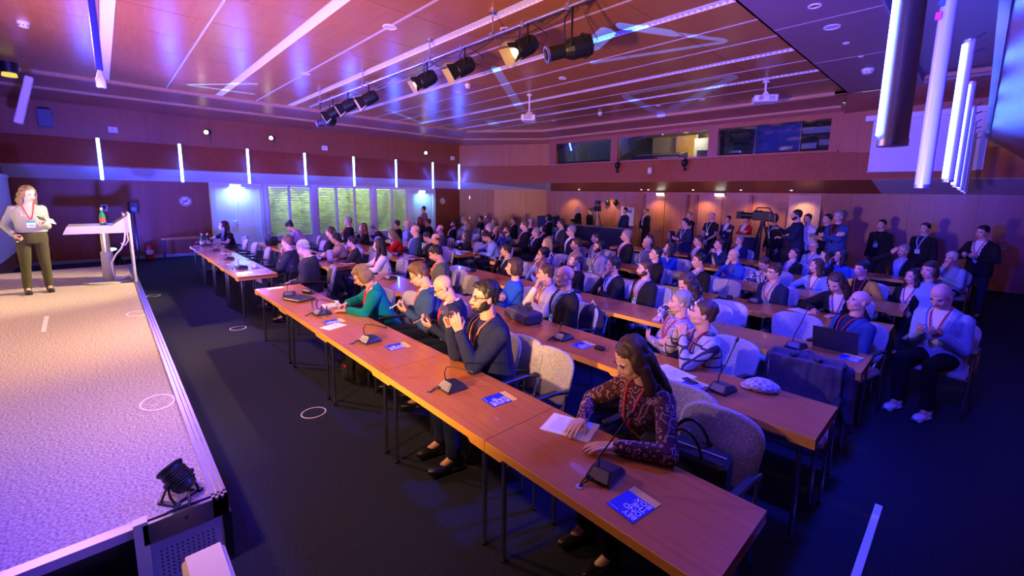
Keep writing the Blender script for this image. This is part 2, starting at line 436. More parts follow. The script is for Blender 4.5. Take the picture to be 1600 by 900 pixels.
# white sloping band round the room and the wooden soffit below the booths
I = [(-16.98, F0), (-16.98, 12.12), (-13.15, 14.0)]
O = [(-17.3, F0), (-17.3, 12.3), (-14.3, 15.2)]
m = MB(); strip(m, I, 2.68, O, 2.32)
m.quad((-13.15, 14.0, 2.64), (-12.95, 14.0, 2.64), (-14.05, 15.2, 2.3), (-14.3, 15.2, 2.3))
m.quad((-1.95, 14.0, 2.62), (1.6, 14.0, 2.62), (1.6, 15.2, 2.28), (-1.85, 15.2, 2.28))
m.quad((1.0, F0, 2.62), (1.0, 15.2, 2.62), (1.5, 15.2, 2.3), (1.5, F0, 2.3))
struct(m.build('trim_1', BAND))
m = MB(); m.quad((-12.95, 14.0, 2.62), (-1.95, 14.0, 2.62), (-1.85, 15.2, 2.28), (-14.05, 15.2, 2.28))
struct(m.build('trim_2', W_SOFF))
# fascia above the band
T = [(-17.25, F0), (-17.25, 12.24), (-13.25, 14.22), (1.6, 14.22)]
B_ = [(-16.96, F0), (-16.96, 12.10), (-13.12, 13.98), (1.6, 13.98)]
FASC = wood('fascia_veneer', (0.27, 0.06, 0.028), (0.33, 0.08, 0.036), 0.33, (4, 4, 0.35))
FASCR = wood('booth_fascia_veneer', (0.34, 0.105, 0.045), (0.41, 0.13, 0.06), 0.36, (5, 5, 0.35))
m = MB(); strip(m, B_[:2], 2.68, T[:2], 3.42); strip(m, T[:2], 3.42, [(-17.4, F0), (-17.4, 12.3)], 3.42)
m.box(-17.0, -16.95, F0, 12.1, 2.66, 2.70)
struct(m.build('trim_3', FASC))
m = MB(); strip(m, B_[1:], 2.62, T[1:], 3.38)
m.box(-13.1, -2.75, 14.1, 14.45, 3.36, 3.42)
struct(m.build('trim_4', FASCR))
# upper walls
U = [(-17.3, F0), (-17.3, 12.3), (-13.25, 14.35)]
m = MB(); strip(m, U[:2], 3.42, U[:2], 4.5); struct(m.build('wall_upper_left', wood('upper_veneer', (0.28, 0.085, 0.032), (0.34, 0.105, 0.04), 0.38, (4, 4, 0.35))))
m = MB(); strip(m, U[1:], 3.38, U[1:], 4.5); struct(m.build('wall_upper_corner', W_REAR))
# booth front: posts, head, and right part of the upper rear wall
m = MB()
for a, b in ((-13.28, -12.9), (-10.05, -9.75), (-6.28, -5.98), (-2.98, -2.3)): m.box(a, b, 14.2, 14.4, 3.4, 4.26)
m.box(-13.3, -2.3, 14.2, 14.4, 4.26, 4.55); m.box(-2.3, 1.6, 14.2, 14.4, 3.3, 4.6); m.box(-2.98, -2.3, 14.21, 14.4, 3.3, 3.4)
struct(m.build('wall_booth_front', FASCR))
BOOTHW = mat('booth_wall', (0.5, 0.42, 0.25), 0.8); BOOTHD = mat('booth_dark', (0.03, 0.035, 0.06), 0.7)
m = MB(); m.box(-13.3, -2.4, 17.0, 17.1, 2.7, 4.7); m.box(-13.3, -2.4, 14.4, 17.1, 4.55, 4.65)
m.box(-13.3, -2.4, 14.45, 17.1, 2.7, 2.75)
m.mati(1); m.box(-10.0, -9.9, 14.4, 17.1, 2.7, 4.6); m.box(-6.2, -6.1, 14.4, 17.1, 2.7, 4.6); m.box(-13.4, -13.3, 14.4, 17.1, 2.7, 4.6); m.box(-2.4, -2.3, 14.4, 17.1, 2.7, 4.6)
m.box(-13.3, -10.0, 16.9, 17.0, 2.7, 4.6); m.box(-6.1, -2.4, 16.9, 17.0, 2.7, 4.6)
struct(m.build('wall_booth_inside', [BOOTHW, BOOTHD]))
BG = pane('booth_glass', (.8, .85, .9), 2.2)
for k, (a, b) in enumerate(((-12.9, -10.05), (-9.75, -6.28), (-5.98, -2.98))):
    m = MB(); m.prism([(14.39, 3.42), (14.40, 3.42), (14.22, 4.26), (14.21, 4.26)], a, b, 'X')
    struct(m.build('window_%d' % (k+4), BG))

# perimeter mouldings and soffits of the ceiling
MOULD = wood('moulding_veneer', (0.55, 0.30, 0.16), (0.62, 0.35, 0.2), 0.35, (0.5, 6, 6))
PERI = wood('perimeter_veneer', (0.34, 0.12, 0.07), (0.40, 0.145, 0.09), 0.35, (0.5, 6, 6))
M1 = [(-15.25, F0), (-15.25, 11.25), (-12.7, 13.15), (-2.5, 13.15)]
M2 = [(-16.25, F0), (-16.25, 11.75), (-13.35, 13.95), (-2.75, 13.95)]
def off(P, d):
    """outline moved outward by d (left wall, chamfer, rear wall)"""
    o = []
    for i, (x, y) in enumerate(P):
        n = Vector((0, 0))
        for a, b in ((i-1, i), (i, i+1)):
            if a >= 0 and b < len(P):
                e = Vector((P[b][0]-P[a][0], P[b][1]-P[a][1])).normalized(); n += Vector((-e.y, e.x))
        n.normalize(); o.append((x+n.x*d, y+n.y*d))
    return o
m = MB()
for P, z in ((M1, 4.64), (M2, 4.46)):
    pr = [(0.0, 0.10), (0.0, 0.02), (0.03, 0.0), (0.09, 0.0), (0.12, 0.02), (0.12, 0.05)]
    for (d0, h0), (d1, h1) in zip(pr, pr[1:]): strip(m, off(P, d0), z+h0, off(P, d1), z+h1)
struct(m.build('trim_5', MOULD))
m = MB(); strip(m, off(M1, 0.12), 4.67, M2, 4.52); strip(m, off(M2, 0.12), 4.5, [(-17.3, F0), (-17.3, 12.3), (-13.25, 14.3), (-2.75, 14.3)], 4.32)
m.quad((-2.5, 13.15, 4.63), (1.6, 13.0, 4.63), (1.6, 14.3, 4.4), (-2.75, 14.3, 4.32)); m.box(-2.76, -2.4, 13.15, 14.3, 4.64, 4.85)
struct(m.build('trim_6', PERI))

# ceiling field: veneered panels with open joints, bands for the lights
LUM = [0.30, 2.62, 4.46, 6.28, 9.0, 10.76]; THIN = [1.47, 3.54, 5.36, 7.2, 8.1, 9.87, 11.7]
cuts = [(F0, F0)] + sorted([(y-0.085, y+0.085) for y in LUM] + [(y-0.02, y+0.02) for y in THIN]) + [(13.15, 13.15)]
xs = [-15.25, -13.85, -12.58, -11.3, -10.03, -8.76, -7.49, -6.2, -4.95, -3.68, -2.5]
m = MB()
for (a, b), (c, d) in zip(cuts, cuts[1:]):
    for x0, x1 in zip(xs, xs[1:]):
        m.box(x0+0.008, x1-0.008, b+0.006, c-0.006, 4.72, 4.75)
m.mati(1); m.box(-17.4, 1.7, F0, 14.3, 4.86, 4.9)
struct(m.build('ceiling', [W_CEIL, mat('ceiling_void', (0.01, 0.01, 0.01), 0.9)]))
m = MB()
for y in THIN: m.box(-15.25, -2.5, y-0.018, y+0.018, 4.715, 4.74)
struct(m.build('trim_7', mat('slot_paint', (0.62, 0.5, 0.5), 0.4)))
LOUV = mat('louvre_white', (0.78, 0.76, 0.78), 0.3)
for k, y in enumerate(LUM):
    t = thing('ceiling_light', 'long louvred ceiling light, %s from the stage of the six' % ['first','second','third','fourth','fifth','sixth'][k], 'ceiling light', (-8.9, y, 4.72))
    m = MB(); m.box(-6.35, 6.4, -0.08, 0.08, 0.045, 0.05); m.box(-6.35, 6.4, -0.085, -0.078, -0.004, 0.05); m.box(-6.35, 6.4, 0.078, 0.085, -0.004, 0.05)
    m.build('housing', LOUV, t)
    m = MB()
    for i in range(142):
        x = -6.3 + i*0.09
        m.prism([(x, 0.0), (x+0.006, 0.0), (x+0.045, 0.045), (x+0.035, 0.045)], -0.078, 0.078, 'Y')
    m.build('louvre', LOUV, t)
# right-hand ceiling
PLAIN = mat('side_ceiling', (0.26, 0.15, 0.16), 0.45)
m = MB(); m.box(-2.5, -1.15, F0, 13.15, 4.64, 4.70)
m.box(-2.5, -2.47, F0, 13.15, 4.64, 4.76)
struct(m.build('ceiling_side_panel', PLAIN))
m = MB()
for y in (3.2, 5.3, 7.6, 9.9): m.box(-2.47, -1.15, y-0.006, y+0.006, 4.636, 4.642)
struct(m.build('trim_8', mat('joint', (0.6, 0.5, 0.5), 0.4)))
m = MB(); m.box(-1.15, 0.05, F0, 13.0, 4.80, 4.84); m.box(-1.16, -1.13, F0, 13.0, 4.63, 4.82); m.box(-1.15, 1.6, 13.0, 13.2, 4.63, 4.82)
struct(m.build('ceiling_recess', mat('recess_paint', (0.30, 0.24, 0.3), 0.5)))
m = MB(); m.box(-1.1, 0.0, 12.86, 12.99, 4.68, 4.72); m.box(-1.1, 0.0, 12.9, 12.99, 4.72, 4.76)
struct(m.build('trim_9', MOULD))
# right upper wall and sloping veneered underside
m = MB(); m.box(0.0, 0.1, F0, 14.2, 3.5, 4.9)
struct(m.build('wall_upper_right', W_WALL))
m = MB(); m.prism([(0.0, 3.5), (0.0, 3.46), (1.05, 2.6), (1.1, 2.66), (0.1, 3.52)], F0, 14.0, 'Y')
struct(m.build('trim_10', wood('sloping_veneer', (0.26, 0.10, 0.07), (0.32, 0.13, 0.09), 0.3, (6, 0.4, 6), gap=('Y', 0.6))))
m = MB(); m.box(-0.06, 0.0, F0, 13.6, 3.44, 3.50)
struct(m.build('trim_11', mat('ledge_paint', (0.7, 0.7, 0.72), 0.35)))

# windows with blinds on the left wall
SLAT = bpy.data.materials.new('blind_slat'); SLAT.use_nodes = True
nt = SLAT.node_tree; b = nt.nodes['Principled BSDF']; b.inputs['Base Color'].default_value = (0.80, 0.85, 0.66, 1); b.inputs['Roughness'].default_value = 0.5  # green backlight is mixed into the colour of the white slats
tr = nt.nodes.new('ShaderNodeBsdfTranslucent'); tr.inputs[0].default_value = (0.75, 0.85, 0.55, 1)
mx = nt.nodes.new('ShaderNodeMixShader'); mx.inputs[0].default_value = 0.5
nt.links.new(b.outputs[0], mx.inputs[1]); nt.links.new(tr.outputs[0], mx.inputs[2]); nt.links.new(mx.outputs[0], nt.nodes['Material Output'].inputs[0])
HEDGE = mat('hedge_green', (0.17, 0.25, 0.09), 0.9, noise_amt=0.6, noise_scale=6)
wins = [(4.15, 5.62, (4.86,)), (5.80, 7.93, (6.53, 7.24)), (8.10, 9.55, (8.84,))]
for k, (a, b_, mull) in enumerate(wins):
    t = bpy.data.objects.new('window_%d' % (k+1), None); COL.objects.link(t); struct(t)
    m = MB()
    m.box(-17.42, -17.28, a, a+0.05, 0.45, 2.27); m.box(-17.42, -17.28, b_-0.05, b_, 0.45, 2.27)
    m.box(-17.42, -17.28, a, b_, 0.45, 0.5); m.box(-17.42, -17.28, a, b_, 2.22, 2.27)
    for q in mull: m.box(-17.42, -17.28, q-0.03, q+0.03, 0.45, 2.27)
    m.build('window_frame', WHITE, t)
    m = MB(); m.box(-17.45, -17.44, a, b_, 0.45, 2.27); m.build('window_glass', GLASSW, t)
    eds = [a+0.05] + [v for q in mull for v in (q-0.03, q+0.03)] + [b_-0.05]
    for j in range(0, len(eds), 2):
        m = MB()
        for i in range(28):
            z = 0.53 + i*0.060
            m._add([(-17.33, eds[j]+.005, z), (-17.33, eds[j+1]-.005, z), (-17.36, eds[j+1]-.005, z+0.041), (-17.36, eds[j]+.005, z+0.041),
                    (-17.331, eds[j]+.005, z), (-17.331, eds[j+1]-.005, z), (-17.361, eds[j+1]-.005, z+0.041), (-17.361, eds[j]+.005, z+0.041)],
                   [(0, 1, 2, 3), (7, 6, 5, 4), (0, 4, 5, 1), (3, 2, 6, 7)])
        m.build('venetian_blind', SLAT, t)
m = MB()
for i in range(28):
    m.sph((-20.6 + random.uniform(-.3, .3), 2.6+i*0.32, random.uniform(0.6, 1.6)), (0.5, 0.5, random.uniform(0.9, 1.5)), None, 8, 6)
o = m.build('hedge', HEDGE); tag(o, 'green hedge outside behind the window blinds', 'hedge')

# doors on the left wall
DOORP = mat('door_paint', (0.66, 0.66, 0.70), 0.45)
def door(n, y0, y1, top, hand_y):
    t = bpy.data.objects.new('door_%d' % n, None); COL.objects.link(t); struct(t)
    m = MB(); m.box(-17.42, -17.24, y0, y0+0.12, 0, top); m.box(-17.42, -17.24, y1-0.12, y1, 0, top); m.box(-17.42, -17.24, y0+.12, y1-.12, top-0.1, top)
    m.build('door_frame', DOORP, t)
    mid = (y0+y1)/2
    for a, b in ((y0+0.12, mid-0.005), (mid+0.005, y1-0.12)):
        m = MB(); m.box(-17.40, -17.34, a, b, 0.01, top-0.1); m.box(-17.345, -17.325, a+0.02, a+0.12, 0.01, top-0.1); m.box(-17.345, -17.325, b-0.12, b-0.02, 0.01, top-0.1)
        m.box(-17.345, -17.325, a+.12, b-.12, 0.01, 0.2); m.box(-17.345, -17.325, a+.12, b-.12, top-0.25, top-0.12)
        l = m.build('door_leaf', DOORP, t)
        if a == y0+0.12:
            h = MB(); h.cyl((-17.33, b-0.07, 1.05), (-17.26, b-0.07, 1.05), 0.012); h.cyl((-17.27, b-0.07, 1.05), (-17.27, b-0.2, 1.05), 0.011)
            h.cyl((-17.33, b-0.07, 0.93), (-17.315, b-0.07, 0.93), 0.02); h.build('door_handle', CH, l)
door(1, 2.52, 4.02, 2.26, 0); door(2, 9.7, 10.93, 2.2, 0)
# rear doors (plain veneered leaves) with handles
def rear_door(n, x0, x1, m_):
    t = bpy.data.objects.new('door_%d' % n, None); COL.objects.link(t); struct(t)
    mid = (x0+x1)/2
    for a, b in ((x0, mid-0.006), (mid+0.006, x1)):
        m = MB(); m.box(a+0.01, b, 15.15, 15.19, 0.01, 2.16); l = m.build('door_leaf', m_, t)
        if b < x1:
            h = MB(); h.cyl((b-0.08, 15.15, 1.02), (b-0.08, 15.08, 1.02), 0.012); h.cyl((b-0.08, 15.09, 1.02), (b-0.2, 15.09, 1.02), 0.011); h.build('door_handle', CH, l)
    m = MB(); m.box(x0-0.1, x0, 15.12, 15.2, 0, 2.2); m.box(x1, x1+0.1, 15.12, 15.2, 0, 2.2); m.build('door_frame', W_WALL, t)
rear_door(3, -9.0, -7.35, W_REAR); rear_door(4, -6.9, -5.2, W_REAR)
t = bpy.data.objects.new('door_5', None); COL.objects.link(t); struct(t)
m = MB(); m.box(0.32, 1.3, 15.14, 15.19, 0.01, 2.14); l = m.build('door_leaf', W_WALL, t)
h = MB(); h.cyl((0.48, 15.14, 1.02), (0.48, 15.06, 1.02), 0.014); h.cyl((0.48, 15.07, 1.02), (0.6, 15.07, 1.02), 0.012); h.cyl((0.48, 15.14, 1.2), (0.48, 15.11, 1.2), 0.02); h.build('door_handle', CH, l)
# door in the dark corner wall
t = bpy.data.objects.new('door_6', None); COL.objects.link(t); struct(t)
A = Vector((-17.3, 12.3, 0)); e = Vector((1.2, 1.16, 0)).normalized(); n_ = Vector((e.y, -e.x, 0))
mxd = Matrix(((e.x, n_.x, 0, A.x), (e.y, n_.y, 0, A.y), (0, 0, 1, 0), (0, 0, 0, 1)))
m = MB(); m.box(0.5, 1.35, 0.0, 0.03, 0.01, 2.1, mxd); l = m.build('door_leaf', W_WALL, t)
h = MB(); h.box(1.25, 1.28, 0.03, 0.06, 0.98, 1.05, mxd); h.build('door_knob', CH, l)
h = MB(); h.box(0.48, 0.51, 0.03, 0.05, 1.85, 2.0, mxd); h.box(0.48, 0.51, 0.03, 0.05, 0.9, 1.0, mxd); h.build('hinge', CH, l)
# slatted acoustic panel on the rear wall
m = MB(); m.box(-4.05, -3.2, 15.14, 15.19, 0.3, 2.24); m.mati(1)
for i in range(21): m.box(-4.03+i*0.04, -4.013+i*0.04, 15.12, 15.14, 0.32, 2.22)
o = m.build('acoustic_panel', [W_REAR, mat('slat_pale', (0.75, 0.55, 0.34), 0.5)]); tag(o, 'pale vertically slatted panel on the rear wall behind the camera operator', 'wall panel')
# skirting
m = MB(); m.box(-17.3, -17.27, F0, 2.5, 0, 0.09); struct(m.build('baseboard_left', GREYP))
m = MB(); m.box(-14.3, 1.5, 15.16, 15.2, 0, 0.08); struct(m.build('baseboard_rear', BLACK))

# ---------------------------------------------------------------- stage
t = thing('stage_platform', 'raised stage platform with pale speckled carpet, at the left', 'stage', (0, 0, 0))
m = MB(); m.box(-13.1, -2.80, F0+0.01, 0.29, 0.36, 0.40); m.build('carpet_top', STAGEC, t)
m = MB(); m.box(-13.1, -2.84, F0+0.01, 0.27, 0.03, 0.36); m.build('base', BLACKM, t)
m = MB()
m.box(-13.1, -2.74, 0.29, 0.305, 0.30, 0.412); m.box(-13.1, -2.74, 0.318, 0.33, 0.30, 0.412); m.box(-13.1, -2.74, 0.343, 0.36, 0.30, 0.412)
m.box(-2.80, -2.785, 0.0, 0.36, 0.30, 0.412); m.box(-2.762, -2.74, 0.0, 0.36, 0.30, 0.412)
m.box(-13.1, -2.74, 0.305, 0.343, 0.30, 0.395)
m.build('edge_profile', mat('stage_edge_alu', (0.35, 0.35, 0.38), 0.3, 0.9), t)
m = MB(); m.box(-13.1, -2.74, 0.33, 0.37, 0.02, 0.30); m.build('front_skirt', BLACKM, t)
m = MB(); m.box(-2.80, -2.745, 0.02, 0.355, 0.02, 0.30)
m.mati(1)
for i in range(11):
    for j in range(8): m.cyl((-2.746, 0.06+i*0.022, 0.08+j*0.022), (-2.7435, 0.06+i*0.022, 0.08+j*0.022), 0.0045, None, 6)
m.build('perforated_panel', [mat('panel_grey', (0.42, 0.38, 0.40), 0.45), BLACK], t)
m = MB(); m.box(-2.82, -2.75, F0+0.01, -0.0, 0.36, 0.41); m.build('end_profile', mat('profile_grey', (0.45, 0.43, 0.5), 0.4, 0.3), t)
m = MB(); m.box(-2.80, -2.74, -0.035, 0.02, 0.0, 0.43); m.build('corner_post', mat('post_cream', (0.6, 0.58, 0.42), 0.4), t)
m = MB(); m.box(-2.73, -2.35, -1.6, -0.1, 0.0, 0.2); o = m.build('stage_step', STAGEC); tag(o, 'carpeted step below the near end of the stage', 'step')
# marking tape on stage and floor
m = MB(); a = on_z(68, 518, 0.4012); b_ = on_z(73, 494, 0.4012); w = Vector((0.0, 0.02, 0))
m.quad(a-w, a+w, b_+w, b_-w); m.quad(a-w-Vector((0,0,.001)), b_-w-Vector((0,0,.001)), b_+w-Vector((0,0,.001)), a+w-Vector((0,0,.001)))
tag(m.build('marking_tape', WHITEP), 'short white tape mark on the stage carpet', 'tape mark')
m = MB(); m.box(-0.26, -0.22, 2.75, 3.7, 0.0, 0.004); tag(m.build('marking_tape', WHITEP), 'pale tape strip on the dark floor at lower right', 'tape mark')
for (px, py, z, lab) in ((490, 645, 0, 'round floor outlet rim on the dark carpet before the front tables'), (372, 513, 0, 'round floor outlet rim on the dark carpet near the left tables'),
                         (246, 629, .4, 'round outlet rim in the stage carpet at the middle of its front edge'), (214, 490, .4, 'round outlet rim in the stage carpet nearer the lectern'), (240,462,0,'faint round floor outlet rim beside the stage near the left tables')):
    p = on_z(px, py, z); r = 0.105
    t = thing('floor_outlet', lab, 'floor outlet', (p.x, p.y, z), 0)
    m = MB()
    pts = [[Vector(((r+dr)*math.cos(2*PI*k/40), (r+dr)*math.sin(2*PI*k/40), h)) for k in range(40)] for dr, h in ((-.005, 0), (-.005, .004), (.005, .004), (.005, 0))]
    m.rings(pts, None, False, cap=False); m.build('rim', mat('rim_white', (0.75, 0.75, 0.78), 0.4), t)
    m = MB(); m.cyl((0, 0, 0.0002), (0, 0, 0.002), r-.006, None, 40); m.build('lid', STAGEC if z > 0 else CARPET, t)
    if px == 246 or px == 214:
        t.scale = (1.5, 1, 1)
# ================================================================ FIXTURES
# vertical LED tubes
HOUS = mat('tube_housing', (0.45, 0.45, 0.50), 0.35, 0.1)
def led_tube(loc, side, label, group, lit=True, z0=2.3, z1=3.44, r=0.045, turn=0.0):
    """side: +1 strip faces +X, -1 faces -X"""
    t = thing('led_tube_light', label, 'light tube', (loc[0], loc[1], z0), 0, group)
    h = z1-z0
    m = MB(); m.cyl((0, 0, 0), (0, 0, h), r, None, 16); m.build('housing', HOUS, t)
    m = MB(); m.cyl((0, 0, -0.02), (0, 0, 0.0), r*1.05, None, 16); m.build('end_cap', ALU, t); m = MB(); m.cyl((0, 0, h), (0, 0, h+0.02), r*1.05, None, 16); m.build('end_cap', ALU, t)
    if lit:
        m = MB()
        a0 = (PI if side < 0 else 0)+turn
        pts = [(math.cos(a0+a)*(r+0.006), math.sin(a0+a)*(r+0.006)) for a in ((-1.5, -1.1, -.7, -.35, 0, .35, .7, 1.1, 1.5) if side > 0 else (-0.62, -0.31, 0, 0.31, 0.62))] + [(math.cos(a0+a)*(r-0.01), math.sin(a0+a)*(r-0.01)) for a in (0.5, -0.5)]
        m.prism(pts, 0.015, h-0.015, 'Z'); m.build('light_strip', LED, t)
    m = MB(); m.cyl((0, 0, h-0.1), (-side*0.10, 0, h-0.06), 0.008); m.cyl((0, 0, h), (-side*0.09, 0, h+0.06), 0.006); m.build('bracket', BLACKM, t)
    return t
for k in range(8):
    led_tube((-16.88, min(0.05+1.755*k, 11.98), 0), 1, 'upright blue-white light tube on the window-side wall, number %s from the stage' % ['one','two','three','four','five','six','seven','eight'][k], 'upright light tubes on the window-side wall', r=.028)
for k, y in enumerate((1.8, 3.6, 5.4, 7.25, 9.1, 10.9, 12.6)):
    lab = ['nearest large light tube hanging at the upper right with a lit strip', 'unlit silver tube with a red sticker hanging at the right', 'lit tube just behind the unlit silver tube at the right',
           'second lit tube behind the unlit silver tube', 'third lit tube behind the unlit silver tube', 'fourth lit tube behind the unlit silver tube', 'farthest lit tube behind the unlit silver tube'][k]
    t = led_tube((-0.21 if k != 1 else -0.25, y, 0), -1, lab, 'upright light tubes along the right wall', lit=(k != 1), z0=2.29 if k != 1 else 2.2, r=.038, turn=0.12 if k == 0 else .8)
    if k == 1:
        m = MB(); m.box(-0.048, -0.02, -0.045, -0.03, 0.94, 0.98); m.build('red_sticker', mat('sticker_red', (0.7, 0.01, 0.02), 0.5), t)
        m = MB(); m.box(-0.04, -0.015, -0.048, -0.03, 1.01, 1.06); m.build('switch', BLACK, t)
    if k != 1:
        lamp('tube_glow', 'SPOT', (-0.03, y, 3.40), 11, (0.01, 0.24, 1.0), (0.8, y+0.1, 2.80), 0.01, 46, 0.25)

# lighting bar with theatre lanterns
t = thing('lighting_bar', 'long steel pipe hanging under the ceiling carrying the stage lanterns', 'lighting bar', (0, 0, 0))
BY, BZ = 4.30, 4.38
m = MB(); m.cyl((-13.0, BY, BZ), (-1.5, BY, BZ), 0.026, None, 12); m.build('pipe', ALU, t)
for x in (-12.2, -9.6, -6.9, -5.2, -3.75, -2.2):
    m = MB(); m.cyl((x, BY, BZ), (x, BY, 4.72), 0.01); m.cyl((x, BY, 4.69), (x, BY, 4.72), 0.05, None, 16); m.box(x-.03, x+.03, BY-.04, BY+.04, BZ-.04, BZ+.04); m.build('hanger', ALU, t)
m = MB()
for x0, x1 in ((-12.4, -11.2), (-11.2, -9.9), (-9.9, -8.3), (-8.3, -6.6), (-6.6, -5.2), (-5.2, -3.9)):
    m.tube([Vector((x0+(x1-x0)*s, BY+0.03, BZ-0.03-0.09*math.sin(PI*s))) for s in [i/8 for i in range(9)]], 0.008, 6)
m.build('cable', BLACK, t)
LENSW = emis('lantern_lens', (1.0, 0.78, 0.35), 7)
LENSD = emis('lantern_lens_dim', (1.0, 0.8, 0.45), 1.2)
BARN = mat('barn_inside', (0.35, 0.28, 0.14), 0.6)  # lens glow on the inner faces, put into their colour
def lantern(x, label, lit, kind='fresnel', drop=0.30, dirv=(-0.30, -0.78, -0.50), s=1.0, y=BY):
    t = thing('stage_lantern', label, 'stage light', (x, y, BZ), 0, 'theatre lanterns on the lighting bar')
    d = Vector(dirv).normalized(); c = Vector((0, 0, -drop))
    q = d.to_track_quat('Z', 'Y').to_matrix().to_4x4(); mx = Matrix.Translation(c) @ q @ Matrix.Scale(s, 4)
    m = MB()
    if kind == 'fresnel':
        m.rings([[mx @ Vector((r*math.cos(2*PI*k/14)*1.0, r*math.sin(2*PI*k/14), z)) for k in range(14)] for r, z in ((0.05, -0.20), (0.10, -0.19), (0.125, -0.12), (0.125, 0.10), (0.115, 0.12), (0.10, 0.12), (0.10, 0.06))], None, False)
        for i in range(5): m.rings([[mx @ Vector((0.131*math.cos(2*PI*k/14), 0.131*math.sin(2*PI*k/14), z)) for k in range(14)] for z in (-0.10+i*0.04, -0.09+i*0.04)], None, False)
        m.build('lamp_housing', BLACKM, t)
        m = MB(); m.rings([[mx @ Vector((0.098*math.cos(2*PI*k/14), 0.098*math.sin(2*PI*k/14), z)) for k in range(14)] for z in (0.07, 0.085)], None, False); m.build('lens', LENSW if lit else LENSD, t)
        m = MB()
        for a in range(4):
            r = mx @ Matrix.Rotation(a*PI/2, 4, 'Z')
            vs = [r @ Vector(p) for p in ((-.09, .105, .11), (.09, .105, .11), (.13, .16, .27), (-.13, .16, .27), (-.09, .108, .11), (.09, .108, .11), (.13, .163, .27), (-.13, .163, .27))]
            m._add(vs, [(0, 1, 2, 3)]); m.mati(1); m._add(vs, [(7, 6, 5, 4), (0, 4, 5, 1), (1, 5, 6, 2), (2, 6, 7, 3), (3, 7, 4, 0)]); m.mati(0)
        m.build('barn_doors', [BARN, BLACKM], t); w = 0.15
    else:
        m.rings([[mx @ Vector((r*math.cos(2*PI*k/14), r*math.sin(2*PI*k/14), z)) for k in range(14)] for r, z in ((0.07, -0.32), (0.125, -0.30), (0.13, -0.05), (0.10, 0.03), (0.085, 0.05), (0.085, 0.26), (0.075, 0.26), (0.075, 0.2))], None, False)
        m.rings([[mx @ Vector((r*math.cos(2*PI*k/14), r*math.sin(2*PI*k/14), z)) for k in range(14)] for r, z in ((0.15, -0.24), (0.15, -0.21))], None, False)
        m.build('lamp_housing', BLACKM, t)
        m = MB(); m.rings([[mx @ Vector((r*math.cos(2*PI*k/14), r*math.sin(2*PI*k/14), z)) for k in range(14)] for r, z in ((0.078, 0.255), (0.098, 0.255), (0.098, 0.285), (0.078, 0.285))], None, False, cap=False); m.build('lens_rim', ALU, t)
        m = MB(); m.rings([[mx @ Vector((0.074*math.cos(2*PI*k/14), 0.074*math.sin(2*PI*k/14), z)) for k in range(14)] for z in (0.21, 0.225)], None, False); m.build('lens', mat('dark_lens', (0.03, 0.05, 0.07), 0.08), t); w = 0.16
    m = MB(); side = (mx.to_3x3() @ Vector((1, 0, 0))).normalized()
    a = c + side*w*s; b = c - side*w*s
    m.tube([a, a+Vector((0, 0, drop*0.86)), b+Vector((0, 0, drop*0.86)), b], 0.012*s, 6); m.build('yoke', BLACKM, t)
    m = MB(); m.box(-.02, .02, -.035, .035, -0.05, 0.04); m.build('clamp', ALU, t)
    m = MB(); e = mx @ Vector((0, 0, -0.19)); m.tube([e, e+Vector((0.10, 0.08, -0.04)), e+Vector((0.16, 0.10, 0.08)), Vector((0.16, 0.02, -0.03))], 0.006, 6); m.build('cable', BLACK, t)
lantern(-11.35, 'dim black lantern nearest the far end of the lighting bar', False, drop=0.36)
lantern(-11.9, 'slim profile lantern pointing left at the far end of the lighting bar', False, 'profile', 0.52, (-0.9, -0.35, -0.12), 0.9)
lantern(-10.45, 'second barn-door lantern from the far end of the lighting bar', False, drop=0.30)
lantern(-9.35, 'third barn-door lantern from the far end, lens glowing warm', True)
lantern(-7.05, 'barn-door lantern lit blue from behind, middle of the lighting bar', False)
lantern(-5.95, 'barn-door lantern with glowing lens right of the middle of the bar', True)
lantern(-4.55, 'brightest barn-door lantern beside the large profile lantern', True)
lantern(-3.75, 'large black profile lantern with silver lens rim, nearest on the bar', False, 'profile', 0.50, (-0.50, -0.80, -0.28))

# dark lantern at the top left and column speaker bracket on the front wall
t = thing('stage_lantern', 'black lantern with yellow lens at the top left edge', 'stage light', (-13.0, -1.2, 4.0))
p0 = on_y(14, 112, -1.2)
t.location = p0
m = MB(); m.cyl((0, 0, 0.35), (0, 0, -0.02), 0.16, 0.13, 14); m.cyl((0, 0, .35), (0, 0, .42), .12, .05, 14); m.build('lamp_housing', BLACKM, t)
m = MB(); m.cyl((0, 0, -0.03), (0.0, 0, -0.10), 0.11, 0.12, 14); m.build('lens', emis('yellow_lens', (1.0, 0.75, 0.15), 0.9), t)
m = MB(); m.cyl((-.18, 0, .2), (-.18, 0, .6), .015); m.cyl((.18, 0, .2), (.18, 0, .6), .015); m.cyl((-.18, 0, .6), (.18, 0, .6), .015); m.cyl((0, 0, .6), (0, 0, 4.72-p0.z if p0.z < 4.5 else .7), .02); m.build('yoke', BLACKM, t)
p0 = on_x(36, 155, -14.2)
t = thing('wall_panel_speaker', 'slim white tilted speaker panel high at the left', 'speaker', p0)
A0 = on_x(46, 120, -14.2)-p0; B0 = on_x(28, 193, -14.2)-p0
e = (A0-B0).normalized(); L = (A0-B0).length
mx = Matrix.Translation((A0+B0)/2) @ e.to_track_quat('Z', 'X').to_matrix().to_4x4()
m = MB(); m.rbox(-0.065, 0.065, -0.09, 0.09, -L/2, L/2, 0.03, mx); m.build('cabinet', WHITEP, t)
m = MB(); m.cbox((-.0, -.16, 0), (.1, .1, .3), mx); m.cyl(mx @ Vector((0, -.16, 0)), mx @ Vector((0, -.5, .1)), .03); m.build('bracket', WHITE, t)
p0 = on_x(70, 184, -17.1)
